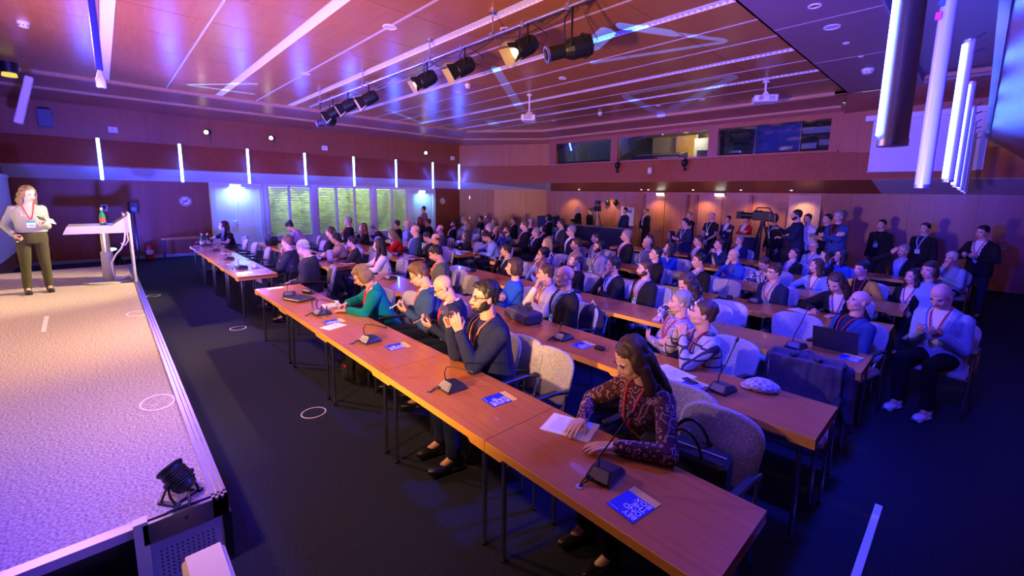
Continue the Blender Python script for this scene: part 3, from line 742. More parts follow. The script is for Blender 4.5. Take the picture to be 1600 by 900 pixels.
t = thing('wall_speaker', 'small dark box speaker on the upper wall at far left', 'speaker', (-17.15, p0.y, p0.z))
m = MB(); m.rbox(-.12, .12, -.13, .13, -.22, .22, .02); m.build('cabinet', mat('speaker_blue_grey', (0.12, 0.14, 0.22), 0.6), t)
m = MB(); m.box(-.14, -.12, -.1, .1, -.15, .28); m.build('bracket', BLACKM, t)
# hanging pole with white camera head over the stage edge
t = thing('hanging_pole', 'slim hanging pole ending in a white cylinder above the stage', 'pole camera', (-6.0, 0.09, 3.05))
m = MB(); m.cyl((0, 0, 0.16), (0, 0, 1.67), 0.027, None, 12); m.build('pole', mat('pole_blue', (0.03, 0.03, 0.10), 0.3), t)
m = MB(); m.lathe([(0.030, 0.0), (0.036, 0.006), (0.036, 0.085), (0.028, 0.10), (0.012, 0.17)], 16); m.build('camera_head', mat('pale_grey', (.5, .5, .52), .5), t)
m = MB(); m.lathe([(0.02, -0.006), (0.02, 0.002)], 16); m.build('lens', BLACK, t)

# projectors
def projector(c, zb, rz, label):
    t = thing('ceiling_projector', label, 'projector', (c.x, c.y, zb), rz)
    m = MB(); m.rbox(-.24, .24, -.19, .19, 0, .15, .03); m.build('body', WHITEP, t)
    m = MB(); m.cyl((-.11, -.19, .075), (-.11, -.215, .075), .05, None, 16); m.build('lens', mat('proj_lens', (0.5, 0.55, 0.6), 0.05, 0.3), t)
    m = MB()
    for i in range(6): m.box(.05, .18, -.192, -.188, .03+i*.017, .036+i*.017)
    for i in range(6): m.box(.238, .243, -.12, .1, .03+i*.017, .036+i*.017)
    m.build('vent', BLACK, t)
    m = MB(); m.cyl((0, 0, .15), (0, 0, c.z-zb), .022); m.cyl((0, 0, c.z-zb-.03), (0, 0, c.z-zb), .07, None, 16); m.prism([(-.08, .15), (.08, .15), (.02, .24), (-.02, .24)], -.08, .08, 'Y'); m.build('ceiling_mount', WHITE, t)
    return t
projector(Vector((-8.59, 8.38, 4.72)), 4.03, -0.9, 'white projector hanging near the middle of the ceiling')
projector(Vector((-3.64, 11.0, 4.72)), 4.25, 0.5, 'white projector hanging in front of the right control booth')

# downlights, detectors
def disc(p, r, z, label, lit=None, name='downlight'):
    c = on_z(p[0], p[1], z); t = thing(name, label, 'ceiling fitting', (c.x, c.y, z))
    m = MB(); m.rings([[Vector(((r+dr)*math.cos(2*PI*k/24), (r+dr)*math.sin(2*PI*k/24), h)) for k in range(24)] for dr, h in ((0, 0.0), (0, -0.012), (-.02, -0.012), (-.025, 0.0))], None, False, cap=False); m.build('rim', WHITEP, t)
    m = MB(); m.cyl((0, 0, 0.001), (0, 0, -0.004), r-.024, None, 24); m.build('diffuser', lit or mat('speaker_grille', (0.5, 0.45, 0.5), 0.6), t)
DARKL = mat('dark_lamp', (0.04, 0.04, 0.06), 0.15)
disc((609, 42), 0.11, 4.72, 'round grille in the ceiling left of the lighting bar')
disc((478, 115), 0.09, 4.72, 'small round grille in the ceiling above the far-left doors')
disc((790, 46), 0.09, 4.72, 'round dark downlight above the lighting bar', DARKL)
disc((879, 122), 0.09, 4.72, 'round grille behind the bright lantern')
disc((716, 143), 0.07, 4.72, 'small downlight behind the lighting bar, left of the middle', DARKL)
disc((1028, 165), 0.08, 4.72, 'small round downlight between the two projectors', DARKL)
disc((1097, 155), 0.08, 4.72, 'small ceiling light left of the right projector', DARKL)
disc((865, 188), 0.08, 4.72, 'small ceiling light above the white middle projector', DARKL)
disc((1300, 42), 0.11, 4.64, 'large round grille in the right-hand ceiling strip')
disc((1273, 9), 0.08, 4.64, 'round dark downlight at the top of the right ceiling strip', DARKL)
disc((1322, 67), 0.05, 4.64, 'small fitting below the large grille in the right strip', DARKL)
disc((1345, 88), 0.04, 4.64, 'tiny fitting in the right ceiling strip', DARKL)
def detector(p, z, label, r=0.07):
    c = on_z(p[0], p[1], z); t = thing('smoke_detector', label, 'smoke detector', (c.x, c.y, z))
    m = MB(); m.lathe([(r*.6, -0.09), (r*.85, -0.08), (r*.85, -0.045), (r, -0.04), (r, 0)], 20); m.build('housing', WHITEP, t)
    m = MB()
    for k in range(8):
        a = k*PI/4; m.cbox((r*.86*math.cos(a), r*.86*math.sin(a), -.062), (.012, .012, .02))
    m.build('slots', BLACK, t)
detector((36, 34), 4.72, 'white smoke detector on the ceiling at the top left')
detector((938, 176), 4.72, 'white smoke detector on the ceiling in front of the booths')
detector((731, 132), 4.72, 'small white smoke detector behind the lighting bar')
detector((1356, 108), 4.64, 'white smoke detector in the right-hand ceiling strip', 0.1)

# emergency light units and wall spots
EXITE = emis('exit_glow', (0.55, 0.95, 1.0), 9)
EXITW = emis('exit_white', (0.85, 1.0, 0.8), 7)
def exit_unit(loc, axis, label, E_, gx):
    t = thing('emergency_light', label, 'emergency light', loc)
    m = MB()
    if axis == 'Y': m.rbox(0, .08, -.17, .17, 0, .09, .015)
    else: m.rbox(-.17, .17, -.08, 0, 0, .09, .015)
    m.build('housing', WHITEP, t)
    m = MB()
    if axis == 'Y': m.box(.015, .07, -.15, .15, -.012, 0); m.box(.08, .086, -.15, .15, .02, .07)
    else: m.box(-.15, .15, -.07, -.015, -.012, 0); m.box(-.15, .15, -.086, -.08, .02, .07)
    m.build('diffuser', E_, t)
exit_unit((-17.24, 3.2, 2.20), 'Y', 'glowing emergency light above the left double doors', EXITE, 1)
exit_unit((-17.24, 10.2, 2.12), 'Y', 'glowing emergency light above the doors beyond the windows', EXITE, 1)
exit_unit((-8.35, 15.15, 2.17), 'X', 'glowing emergency light on the rear wall, the left one', EXITW, 1)
exit_unit((-6.15, 15.15, 2.17), 'X', 'glowing emergency light on the rear wall, the right one', EXITW, 1)
lamp('door_glow', 'AREA', (-17.05, 3.25, 2.17), 26, (0.25, 0.5, 1.0), (-17.2, 3.25, 0), 0.4)
lamp('door_glow', 'AREA', (-17.05, 10.3, 2.07), 14, (0.2, 0.6, 1.0), (-17.2, 10.3, 0), 0.35)
for (p, lab) in (((323, 207), 'small black wall spotlight, first along the window-side wall, glowing warm'), ((424, 216), 'small black wall spotlight glowing warm, second along the window-side wall'), ((665, 239), 'small wall spotlight glowing warm near the far corner')):
    c = on_x(p[0], p[1], -17.1); t = thing('wall_spotlight', lab, 'spotlight', (-17.25, c.y, c.z))
    m = MB(); m.cyl((0.02, .08, 0.03), (.2, -.02, 0), .07, .085, 14); m.cyl((0, .08, .03), (.05, .08, .03), .04); m.build('lamp_housing', BLACKM, t)
    m = MB(); m.cyl((.201, -.0205, 0), (.21, -.026, 0), .06, None, 14); m.build('lens', emis('spot_lens', (1, .8, .55), 14), t)
    m = MB(); m.tube([(0, .1, -.02), (.04, .12, -.12), (.0, .1, -.3)], .008); m.build('cable', BLACK, t)
for (y, z, lab) in ((0.39, 3.72, 'small white box on the upper wall nearest the stage'), (6.16, 3.70, 'small white box on the upper wall above the middle window'), (11.9, 3.72, 'small white box on the upper wall at the far corner')):
    t = thing('wall_box', lab, 'wall box', (-17.3, y, z)); m = MB(); m.rbox(0, .06, -.1, .1, -.08, .08, .01); m.build('case', WHITEP, t); m = MB(); m.box(.06, .065, -.06, .02, -.05, .04); m.build('cover', mat('cover_grey', (.6, .6, .65), .5), t)
# fixtures clamped to the booth sill
for (x, lab) in ((-9.6, 'small black spotlight clipped below the left booth window'), (-6.95, 'small black spotlight clipped below the middle booth window')):
    t = thing('clip_spotlight', lab, 'spotlight', (x, 14.02, 3.22)); m = MB(); m.lathe([(0.03, .12), (.085, .1), (.1, 0), (.06, -.1), (.02, -.12)], 12); m.build('lamp_housing', BLACKM, t)
    m = MB(); m.sph((.06, -.06, -.2), .055, None, 10, 8); m.cyl((0, 0, -.1), (.05, -.04, -.17), .012); m.build('lens_pod', BLACKM, t); m = MB(); m.box(-.02, .02, 0, .1, .08, .2); m.build('clamp', BLACKM, t)
t = thing('dome_camera', 'white dome camera below the middle booth window', 'camera', (-8.2, 14.0, 2.98)); m = MB(); m.lathe([(0.02, -.09), (.07, -.07), (.085, 0), (.08, .1), (.05, .14)], 16); m.build('dome', WHITEP, t); m = MB(); m.cyl((0, 0, -.02), (-.12, .02, -.03), .01); m.build('bracket', WHITE, t)
for k, x in enumerate((-12.1, -9.05, -8.75, -7.0, -5.4, -3.95)):
    t = thing('soffit_downlight', 'tiny lit downlight under the rear soffit, %s from the left' % ['first','second','third','fourth','fifth','sixth'][k], 'downlight', (x, 14.9, 2.38)); m = MB(); m.cyl((0, 0, 0.02), (0, 0, -.02), .045, None, 14); m.build('rim', WHITE, t); m = MB(); m.cyl((0, 0, -.021), (0, 0, -.026), .03, None, 12); m.build('lens', emis('dl_lens', (1, .8, .5), 12), t)
# signs
def wall_sign(y, z, r, lab):
    t = thing('no_smoking_sign', lab, 'sign', (-17.3, y, z))
    m = MB(); m.cyl((0, 0, 0), (.008, 0, 0), r, None, 32); m.build('plate', WHITEP, t)
    m = MB(); n = 32
    m.rings([[Vector((h, (r*q)*math.cos(2*PI*k/n), (r*q)*math.sin(2*PI*k/n))) for k in range(n)] for q, h in ((.95, .008), (.95, .011), (.80, .011), (.80, .008))], None, False, cap=False)
    m.cbox((.0095, 0, 0), (.003, r*1.7, r*.14), Matrix.Rotation(PI/4, 4, 'X')); m.build('ring_and_bar', mat('sign_red', (.25, .02, .03), .5), t)
    m = MB(); m.box(.008, .0105, -r*.5, r*.4, -r*.12, r*.04); m.tube([(.01, -r*.45, r*.1), (.01, -r*.5, r*.25), (.01, -r*.35, r*.4)], .006, 6); m.build('cigarette', BLACK, t)
wall_sign(1.87, 1.72, 0.16, 'round no-smoking sign on the wall left of the double doors'); wall_sign(11.35, 1.74, 0.15, 'round no-smoking sign on the wall beyond the windows')
t = thing('wall_sign', 'small pictogram plate on the wall behind the lectern', 'sign', (-17.3, 0.02, 1.52)); m = MB(); m.prism([(-.08, .1), (.08, .1), (.06, -.1), (-.06, -.1)], 0, .01, 'X'); m.build('plate', WHITEP, t); m = MB(); m.prism([(-.05, .06), (.05, .06), (0, -.06)], .01, .012, 'X'); m.build('symbol', PRINT, t)
# projection screen on the right of the booths
t = thing('projection_screen', 'white rolled-down projection screen on the wall right of the booths', 'screen', (0, 0, 0))
m = MB(); m.box(-2.05, -.02, 14.0, 14.02, 2.82, 4.05); m.build('screen_cloth', mat('screen_cloth', (.72, .70, .74), .7), t)
m = MB(); m.box(-2.2, -.01, 13.9, 14.1, 4.05, 4.18); m.build('roller_case', WHITE, t); m = MB(); m.cyl((-2.08, 14.01, 2.81), (-.02, 14.01, 2.81), .018); m.build('bottom_bar', ALU, t)

# inside the control booths
t = thing('mixing_console', 'dark mixing console on the sill of the middle booth', 'mixing desk', (-8.3, 14.75, 3.42)); m = MB(); m.prism([(-.3, 0), (.3, 0), (.3, .28), (-.3, .14)], -.95, .95, 'X'); m.build('chassis', BLACK, t)
m = MB()
for i in range(24): m.cbox((-.9+i*.078, -.1, .205), (.018, .03, .02))
for i in range(24): m.cbox((-.9+i*.078, .1, .25), (.02, .02, .02))
m.build('faders', ALU, t); m = MB(); m.box(.1, .9, -.32, -.30, .05, .07); m.build('rail', WHITE, t)
for (x, z, w, h, lab) in ((-6.75, 3.55, .4, .3, 'small dark monitor at the right of the middle booth'), (-8.0, 3.5, .45, .28, 'lit monitor behind the mixing console')):
    t = thing('monitor', lab, 'monitor', (x, 14.9, z)); m = MB(); m.box(-w/2, w/2, -.02, .02, -h/2, h/2); m.build('frame', BLACK, t); m = MB(); m.box(-w/2+.015, w/2-.015, .02, .022, -h/2+.015, h/2-.015); m.build('display', emis('mon_blue', (.05, .1, .5), .6), t); m = MB(); m.cyl((0, 0, -h/2), (0, 0, -.4), .02); m.build('stand', BLACK, t)
t = thing('white_cabinet', 'pale cabinet at the back of the middle booth', 'cabinet', (-6.9, 16.2, 2.75)); m = MB(); m.rbox(-.65, .65, -.3, .3, 0, 1.5, .02); m.build('body', mat('cab_pale', (.42, .48, .62), .5), t); m = MB(); m.box(-.62, -.005, -.31, -.3, .02, 1.46); m.box(.005, .62, -.31, -.3, .02, 1.46); m.build('door', mat('cab_pale2', (.45, .52, .66), .5), t)
t = thing('booth_door', 'amber door standing open inside the middle booth', 'door', (-8.1, 16.4, 2.75)); m = MB(); m.box(-.4, .4, -.03, .03, 0, 1.7); m.build('leaf', mat('amber_wood', (.55, .33, .06), .5), t); m = MB(); m.box(.41, .46, -.05, .05, 0, 1.7); m.build('post', WHITE, t)
t = thing('blue_partition', 'plain blue-grey partition in the right booth', 'partition', (-4.55, 15.2, 2.75)); m = MB(); m.box(-.62, .62, -.03, .03, 0, 1.62); m.build('panel', mat('part_blue', (.06, .10, .35), .6), t); m = MB(); m.box(.62, .66, -.04, .04, 0, 1.62); m.box(-.66, -.62, -.04, .04, 0, 1.62); m.box(-.64, .64, -.03, .03, 1.60, 1.64); m.build('frame', ALU, t)
t = thing('equipment_rack', 'dark rack of devices in the right booth', 'rack', (-3.45, 15.3, 2.75)); m = MB(); m.box(-.42, .42, -.3, .3, 0, 1.65); m.build('frame', BLACKM, t)
m = MB(); m.box(-.38, .38, -.32, -.3, 1.25, 1.42); m.box(-.38, .0, -.32, -.3, .82, .98); m.box(.06, .38, -.32, -.3, .9, 1.06); m.build('front_panel', mat('rack_pale', (.4, .5, .5), .5), t)
t = thing('equipment_rack', 'open rack with small devices at the left of the right booth', 'rack', (-5.55, 15.0, 2.75)); m = MB()
for z in (.55, .75, 1.1, 1.4): m.box(-.3, .3, -.2, .2, z, z+.03)
m.box(-.32, -.3, -.2, .2, 0, 1.5); m.box(.3, .32, -.2, .2, 0, 1.5); m.build('frame', BLACKM, t); m = MB(); m.box(-.05, .25, -.22, -.1, .62, .74); m.box(-.2, .05, -.22, -.1, .8, .86); m.build('device', mat('dev', (.5, .6, .7), .4), t)

# ---------------------------------------------------------------- lectern
LG = mat('lectern_grey', (0.36, 0.36, 0.34), 0.4)
t = thing('lectern', 'pale height-adjustable lectern with tall front panel on the stage', 'lectern', (-10.9, -0.03, 0.4))
m = MB(); m.prism([(-.50, .91), (-.44, 1.04), (.13, 1.04), (.13, 1.05), (.34, 1.05), (.34, .91)], -.38, .38, 'X'); m.build('desk_top', LG, t)
m = MB(); m.prism([(.12, 1.05), (.34, 1.05), (.34, 1.22)], -.38, -.36, 'X'); m.prism([(.12, 1.05), (.34, 1.05), (.34, 1.22)], .36, .38, 'X'); m.prism([(.12, 1.05), (.34, 1.2), (.34, 1.18), (.14, 1.05)], -.36, .36, 'X'); m.build('side_cheek', LG, t)
m = MB(); m.box(-.4, .4, .33, .36, .0, 1.25); m.build('front_panel', mat('lectern_white', (.48, .48, .47), .4), t)
m = MB(); m.lathe([(.085, .03), (.085, .55)], 20); m.build('column', LG, t); m = MB(); m.lathe([(.06, .55), (.06, .91)], 20); m.build('inner_column', CH, t)
m = MB(); m.lathe([(.36, .0), (.36, .02), (.33, .035), (.08, .04)], 40); m.build('base_plate', LG, t)
m = MB(); m.tube([(.1, .28, .92), (.1, .26, .75), (.1, .2, .6), (.1, .12, .5), (.1, .05, .35), (.1, .06, .15), (.12, .08, .05), (.14, .16, .06), (.15, .26, .1), (.12, .30, .05)], .014, 8); m.tube([(.1, .3, .92), (.1, .31, .75), (.1, .26, .66), (.1, .2, .70)], .009, 8); m.build('cable', WHITEP, t)
m = MB()
for i in range(7): m.sph((-.3+i*.1, .28, 1.22), (.02, .02, .03), None, 8, 6)
m.build('controls', GREYP, t)
BOTG = mat('bottle_green', (0.02, 0.22, 0.09), 0.08)
def bottle(loc, label, h=0.27, group=None, mats=None, lab_m=None):
    t = thing('glass_bottle', label, 'bottle', loc, 0, group)
    m = MB(); s = h/0.27; m.lathe([(0.001, 0), (.036*s, .002), (.037*s, .02*s), (.037*s, .14*s), (.03*s, .17*s), (.015*s, .21*s), (.0135*s, .255*s), (.001, .256*s)], 18); g_ = m.build('glass', mats or BOTG, t)
    m = MB(); m.lathe([(.0378*s, .04*s), (.0378*s, .105*s)], 18); m.build('paper_label', lab_m or mat('label_red', (.65, .05, .03), .6), g_)
    m = MB(); m.lathe([(.0155*s, .235*s), (.0155*s, .272*s), (.001, .273*s)], 14); m.build('cap', WHITEP, t); return t
bottle((-10.85, -0.03, 1.442), 'green water bottle with red label standing on the lectern', .30)
t = thing('tablet_computer', 'thin lavender tablet lying on the lectern beside the bottle', 'tablet', (-10.8, 0.1-.0, 1.442)); m = MB(); m.rbox(-.12, .12, -.05, .12, 0, .02, .01); m.build('body', mat('tab_lav', (.4, .4, .7), .4), t); m = MB(); m.box(-.1, .1, -.04, .11, .02, .0215); m.build('display', BLACK, t)

# speaker on a stand, extinguisher, side table
t = thing('stand_speaker', 'small black loudspeaker on a tall stand beside the stage', 'speaker', (-16.4, 0.60, 0))
m = MB(); m.rbox(-.1, .1, -.12, .12, 1.40, 1.72, .02); m.build('cabinet', BLACK, t); m = MB(); m.cyl((0, 0, .03), (0, 0, 1.4), .022); m.build('pole', BLACKM, t)
m = MB()
for k in range(3): a = k*2.1; m.cyl((0, 0, .35), (.3*math.cos(a), .3*math.sin(a), 0.012), .012)
m.build('tripod', BLACKM, t); m = MB(); m.cyl((.1, 0, 1.52), (.104, 0, 1.52), .06, None, 16); m.build('driver', GREYP, t)
t = thing('fire_extinguisher', 'red fire extinguisher on the floor by the wall beside the stage', 'fire extinguisher', (-17.05, .88, 0))
m = MB(); m.lathe([(.001, 0), (.085, .005), (.09, .03), (.09, .40), (.06, .46), (.03, .48), (.001, .482)], 18); m.build('cylinder', mat('ext_red', (.45, .01, .01), .3), t)
m = MB(); m.box(-.02, .02, -.05, .05, .48, .52); m.tube([(0, -.03, .51), (.02, -.1, .48), (.03, -.11, .3), (.03, -.1, .12)], .012); m.build('valve_and_hose', BLACK, t); m = MB(); m.lathe([(.0905, .15), (.0905, .28)], 18); m.build('paper_label', mat('ext_label', (.6, .5, .4), .6), t)
t = thing('side_table', 'narrow wooden side table against the wall before the double doors', 'table', (-16.8, 1.65, 0)); m = MB(); m.box(-.22, .22, -.5, .5, .60, .64); m.build('tabletop', W_REAR, t)
for a in (-1, 1):
    for b in (-1, 1): m = MB(); m.cyl((a*.18, b*.45, 0), (a*.18, b*.45, .60), .016); m.build('leg', BLACKM, t)
# floor flood behind the lectern and flood at the stage corner
def flood(loc, rz, tilt, s, label, lens_m):
    t = thing('floor_floodlight', label, 'floodlight', loc, rz); mx = Matrix.Translation((0, 0, .22*s)) @ Matrix.Rotation(tilt, 4, 'X') @ Matrix.Scale(s, 4)
    m = MB(); prof = [(.05, -.15), (.09, -.13), (.105, -.08)]
    for i in range(6): prof += [(.105, -.08+i*.03), (.115, -.075+i*.03), (.115, -.06+i*.03), (.105, -.055+i*.03)]
    prof += [(.112, .12), (.125, .14), (.125, .16), (.11, .16), (.10, .14)]
    m.rings([[mx @ Vector((r*math.cos(2*PI*k/24), r*math.sin(2*PI*k/24), z)) for k in range(24)] for r, z in prof], None, False); m.build('lamp_housing', mat('flood_black', (.02, .02, .022), .4, .3), t)
    m = MB(); m.rings([[mx @ Vector((.1*math.cos(2*PI*k/24), .1*math.sin(2*PI*k/24), z)) for k in range(24)] for z in (.145, .15)], None, False); m.build('lens', lens_m, t)
    m = MB()
    for sx in (-1, 1):
        m.tube([(sx*.128*s, 0, .22*s), (sx*.135*s, .03*s, .1*s), (sx*.13*s, .08*s, .012)], .012*s, 6); m.tube([(sx*.128*s, 0, .22*s), (sx*.13*s, -.1*s, .012)], .012*s, 6); m.box(sx*.13*s-.012, sx*.13*s+.012, -.12*s, .12*s, 0, .015)
        m.cyl((sx*.11*s, 0, .22*s), (sx*.15*s, 0, .22*s), .025*s, None, 12)
    m.box(-.13*s, .13*s, .07*s, .09*s, 0, .015)
    m.build('yoke', BLACKM, t); m = MB(); e = mx @ Vector((0, 0, -.14)); m.tube([e, e+Vector((.05, .06, -.03)), e+Vector((.09, .08, -.1)), Vector((.12, .05, .01)), Vector((.04, .10, .01))], .007, 6); m.build('cable', BLACK, t); return t
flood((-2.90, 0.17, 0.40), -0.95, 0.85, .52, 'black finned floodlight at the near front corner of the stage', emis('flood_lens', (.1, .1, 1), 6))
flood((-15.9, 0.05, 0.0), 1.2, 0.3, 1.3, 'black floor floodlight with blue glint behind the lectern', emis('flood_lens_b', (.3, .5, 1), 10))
# white case at the very bottom left, below the stage corner
t = thing('white_case', 'white rounded case standing by the near stage corner', 'case', (-2.33, 0.0, 0.0), 0)
m = MB(); m.rbox(.0, .42, .11, .275, 0.0, .44, .03); m.build('shell', mat('case_white', (.68, .64, .66), .4), t); m = MB(); m.rbox(.015, .405, .125, .26, .44, .45, .02); m.build('lid', mat('case_white2', (.72, .68, .70), .4), t)
# projection surface / upright things at the far left edge of the stage
t = thing('stage_screen', 'bright projection screen at the far left edge above the stage', 'screen', (0, 0, 0)); m = MB(); m.box(-17.2, -5.0, -1.70, -1.68, .45, 2.3); m.build('screen_cloth', mat('screen_warm', (.75, .70, .55), .7), t); m = MB(); m.box(-17.2, -5.0, -1.74, -1.66, 2.3, 2.38); m.build('frame', WHITE, t)
t = thing('cable_post', 'thin white upright post with cables left behind the speaker', 'post', (-13.4, -1.25, 0.0)); m = MB(); m.cyl((0, 0, 0), (0, 0, 1.05), .03, None, 12); m.build('post', WHITEP, t); m = MB(); m.tube([(-.5, 0, .05), (-.45, 0, .7), (-.55, 0, 1.3), (-.7, 0, 1.45)], .02, 6); m.tube([(-.3, 0, .05), (-.32, 0, .8), (-.5, 0, 1.35)], .015, 6); m.build('cable', BLACK, t)
# ================================================================ TABLES
ROWY = [1.41 + 1.4*k for k in range(9)]
TH = 0.74; TW = 1.27; TD = 0.575
ORD = ['first', 'second', 'third', 'fourth', 'fifth', 'sixth', 'seventh', 'eighth', 'ninth']
def make_table(label, group):
    t = thing('seminar_table', label, 'table', (0, 0, 0), 0, group)
    w = TW/2-0.002
    m = MB(); m.box(-w, w, 0.004, TD, TH-0.036, TH); m.build('tabletop', TOP, t)
    m = MB()
    poly = [(-w, TH-.001), (w, TH-.001), (w, TH-.066), (w-.13, TH-.066), (w-.155, TH-.045), (-w+.155, TH-.045), (-w+.13, TH-.066), (-w, TH-.066)]
    m.prism(poly, 0.0, 0.02, 'Y')
    m.build('front_edge', EDGE, t)
    m = MB(); m.box(-w, -w+.02, .02, TD-.001, TH-.062, TH-.001); m.box(w-.02, w, .02, TD-.001, TH-.062, TH-.001); m.box(-w, w, TD-.02, TD-.0005, TH-.05, TH-.001)
    m.build('side_edge', TOP, t)
    for sx in (-1, 1):
        for y in (0.075, TD-0.075):
            m = MB(); x = sx*(w-.085); m.cyl((x, y, 0.0), (x, y, TH-.036), .0145, None, 10); m.mati(1); m.cyl((x, y, 0), (x, y, .015), .019, None, 10); m.build('leg', [CH, BLACK], t)
    for sx in (-1, 1):
        m = MB(); x = sx*(w-.085); m.cyl((x, .075, TH-.055), (x, TD-.075, TH-.055), .012, None, 8); m.cyl((x, TD-.1, TH-.16), (x-sx*.16, TD-.1, TH-.04), .008, None, 6); m.cyl((x, .1, TH-.16), (x-sx*.16, .1, TH-.04), .008, None, 6)
        m.build('folding_brace', CH, t)
    return t
_tab0 = None
def put_table(x, y, label, group):
    global _tab0
    if _tab0 is None:
        _tab0 = make_table(label, group); _tab0.location = (x, y, 0); return _tab0
    return dup(_tab0, (x, y, 0), 0, label, group)
NR, NL = 7, 7
for k in range(NR):
    for j in range(5):
        put_table(-0.49-TW*(j+.5), ROWY[k], 'wooden table, right-hand block, %s row from the stage, %s from the right end' % (ORD[k], ORD[j]), 'seminar tables of the right-hand block')
for k in range(NL):
    for j in range(4 if k < 2 else (3 if k<4 else 2)):
        put_table(-7.95-TW*(j+.5), ROWY[k], 'wooden table, window-side block, %s row from the stage, %s from the aisle' % (ORD[k], ORD[j]), 'seminar tables of the window-side block')

# ================================================================ CHAIRS
def make_chair(label, group):
    t = thing('conference_chair', label, 'chair', (0, 0, 0), 0, group)
    # seat pad
    m = MB(); m.rbox(-.235, .235, -.24, .215, .40, .465, .06, None, 5); m.build('seat', CHAIRF, t)
    # backrest: rounded, gently curved shell
    m = MB(); n = 40; rs = []
    def outline(sc, dy):
        o = []
        for k in range(n):
            a = 2*PI*k/n; c, s_ = math.cos(a), math.sin(a)
            x = math.copysign(abs(c)**0.55, c)*.235*sc; z = math.copysign(abs(s_)**0.5, s_)*.20
            x *= (1+0.10*(z/.2))if z > -1 else 1
            z *= sc if sc > .9 else sc
            y = .235 + dy + 0.05*(x/.235)**2*-1 + 0.09*((z+.2)/.4)
            o.append(Vector((x, y, .675+z)))
        return o
    rs = [outline(.01, .0), outline(.6, -.0), outline(.93, 0), outline(1.0, .014), outline(1.0, .03), outline(.93, .045), outline(.6, .047), outline(.01, .047)]
    m.rings(rs, None, True, cap=False); m.build('backrest', CHAIRF, t)
    for sx in (-1, 1):
        m = MB(); m.cyl((sx*.245, -.20, .0), (sx*.255, -.17, .66), .0115, None, 8); m.mati(1); m.cyl((sx*.245, -.2, 0), (sx*.245, -.2, .015), .017, None, 8); m.build('leg', [CH, BLACK], t)
        m = MB(); m.tube([(sx*.245, .23, .0), (sx*.25, .17, .42), (sx*.252, .20, .62)], .0115, 8); m.mati(1); m.cyl((sx*.245, .23, 0), (sx*.245, .23, .015), .017, None, 8); m.build('leg', [CH, BLACK], t)
        m = MB(); m.tube([(sx*.255, .22, .64), (sx*.258, .1, .665), (sx*.258, -.17, .668), (sx*.255, -.20, .655)], .014, 8); m.rbox(sx*.258-.024, sx*.258+.024, -.2, .1, .665, .688, .012); m.build('armrest', BLACK, t)
    m = MB(); m.cyl((-.25, -.18, .40), (.25, -.18, .40), .010, None, 8); m.cyl((-.25, .17, .41), (.25, .17, .41), .010, None, 8); m.tube([(-.17, .17, .41), (-.17, .26, .50), (-.17, .285, .62)], .010, 8); m.tube([(.17, .17, .41), (.17, .26, .50), (.17, .285, .62)], .010, 8); m.build('frame', CH, t)
    return t
_ch0 = None
CHAIRS = []
def put_chair(x, y, rz, label, group='grey upholstered conference chairs'):
    global _ch0
    CHAIRS.append((x, y))
    if _ch0 is None:
        _ch0 = make_chair(label, group); _ch0.location = (x, y, 0); _ch0.rotation_euler = (0, 0, rz); return _ch0
    return dup(_ch0, (x, y, 0), rz, label, group)
# empty chairs the photo shows (place of the top of the backrest, row)
EMPTY = [((787, 533), 0, 'empty grey chair in the front row beside the man filming with his phone'), ((862, 560), 0, 'empty grey chair in the front row, left of the woman in the patterned blouse'),
 ((1125, 653), 0, 'grey chair at the right end of the front row with a black briefcase on it'), ((603, 452), 0, 'empty grey chair between the woman in teal and the man in the blue suit'),
 ((735, 433), 1, 'empty grey chair left of the man in the bright blue pullover'), ((700, 427), 1, 'empty grey chair two seats left of the man in the bright blue pullover'),
 ((1247, 490), 2, 'empty chair behind the table microphone in the third row'), ((1140, 474), 2, 'empty chair in the third row behind the man in the plaid shirt'),
 ((1135, 440), 3, 'empty blue-lit chair in the fourth row right of the middle'), ((1262, 563), 1, 'chair at the right end of the second row with a dark jacket over its back'),
 ((418, 385), 0, 'empty chair in the window-side front row left of the man in the grey suit'), ((398, 379), 0, 'empty chair in the window-side front row, second from the young woman in black'),
 ((384, 375), 0, 'empty chair in the window-side front row next to the young woman in black'),
 ((455, 412), 0, 'grey chair between the two suited men at the window-side front table'), ((622, 383), 2, 'empty chair left of the boy in the yellow collar'), ((699, 375), 3, 'empty chair right of the man in glasses, window-side block'),
 ((470, 372), 1, 'empty chair with clothes in the window-side second row'), ((505, 380), 1, 'empty chair in front of the window, window-side second row'), ((683, 353), 4, 'pale empty chair near the corner wall'),
 ((1003, 413), 2, 'empty chair behind the bearded man in the blue shirt'), ((955, 392), 4, 'empty blue chair beside the man in the light shirt')]
for (px, py), k, lab in EMPTY:
    yb = ROWY[k] + 0.99 + 0.3*0.3
    p = on_y(px, py, yb)
    put_chair(p.x, yb-0.30, random.uniform(-.18, .12), lab)

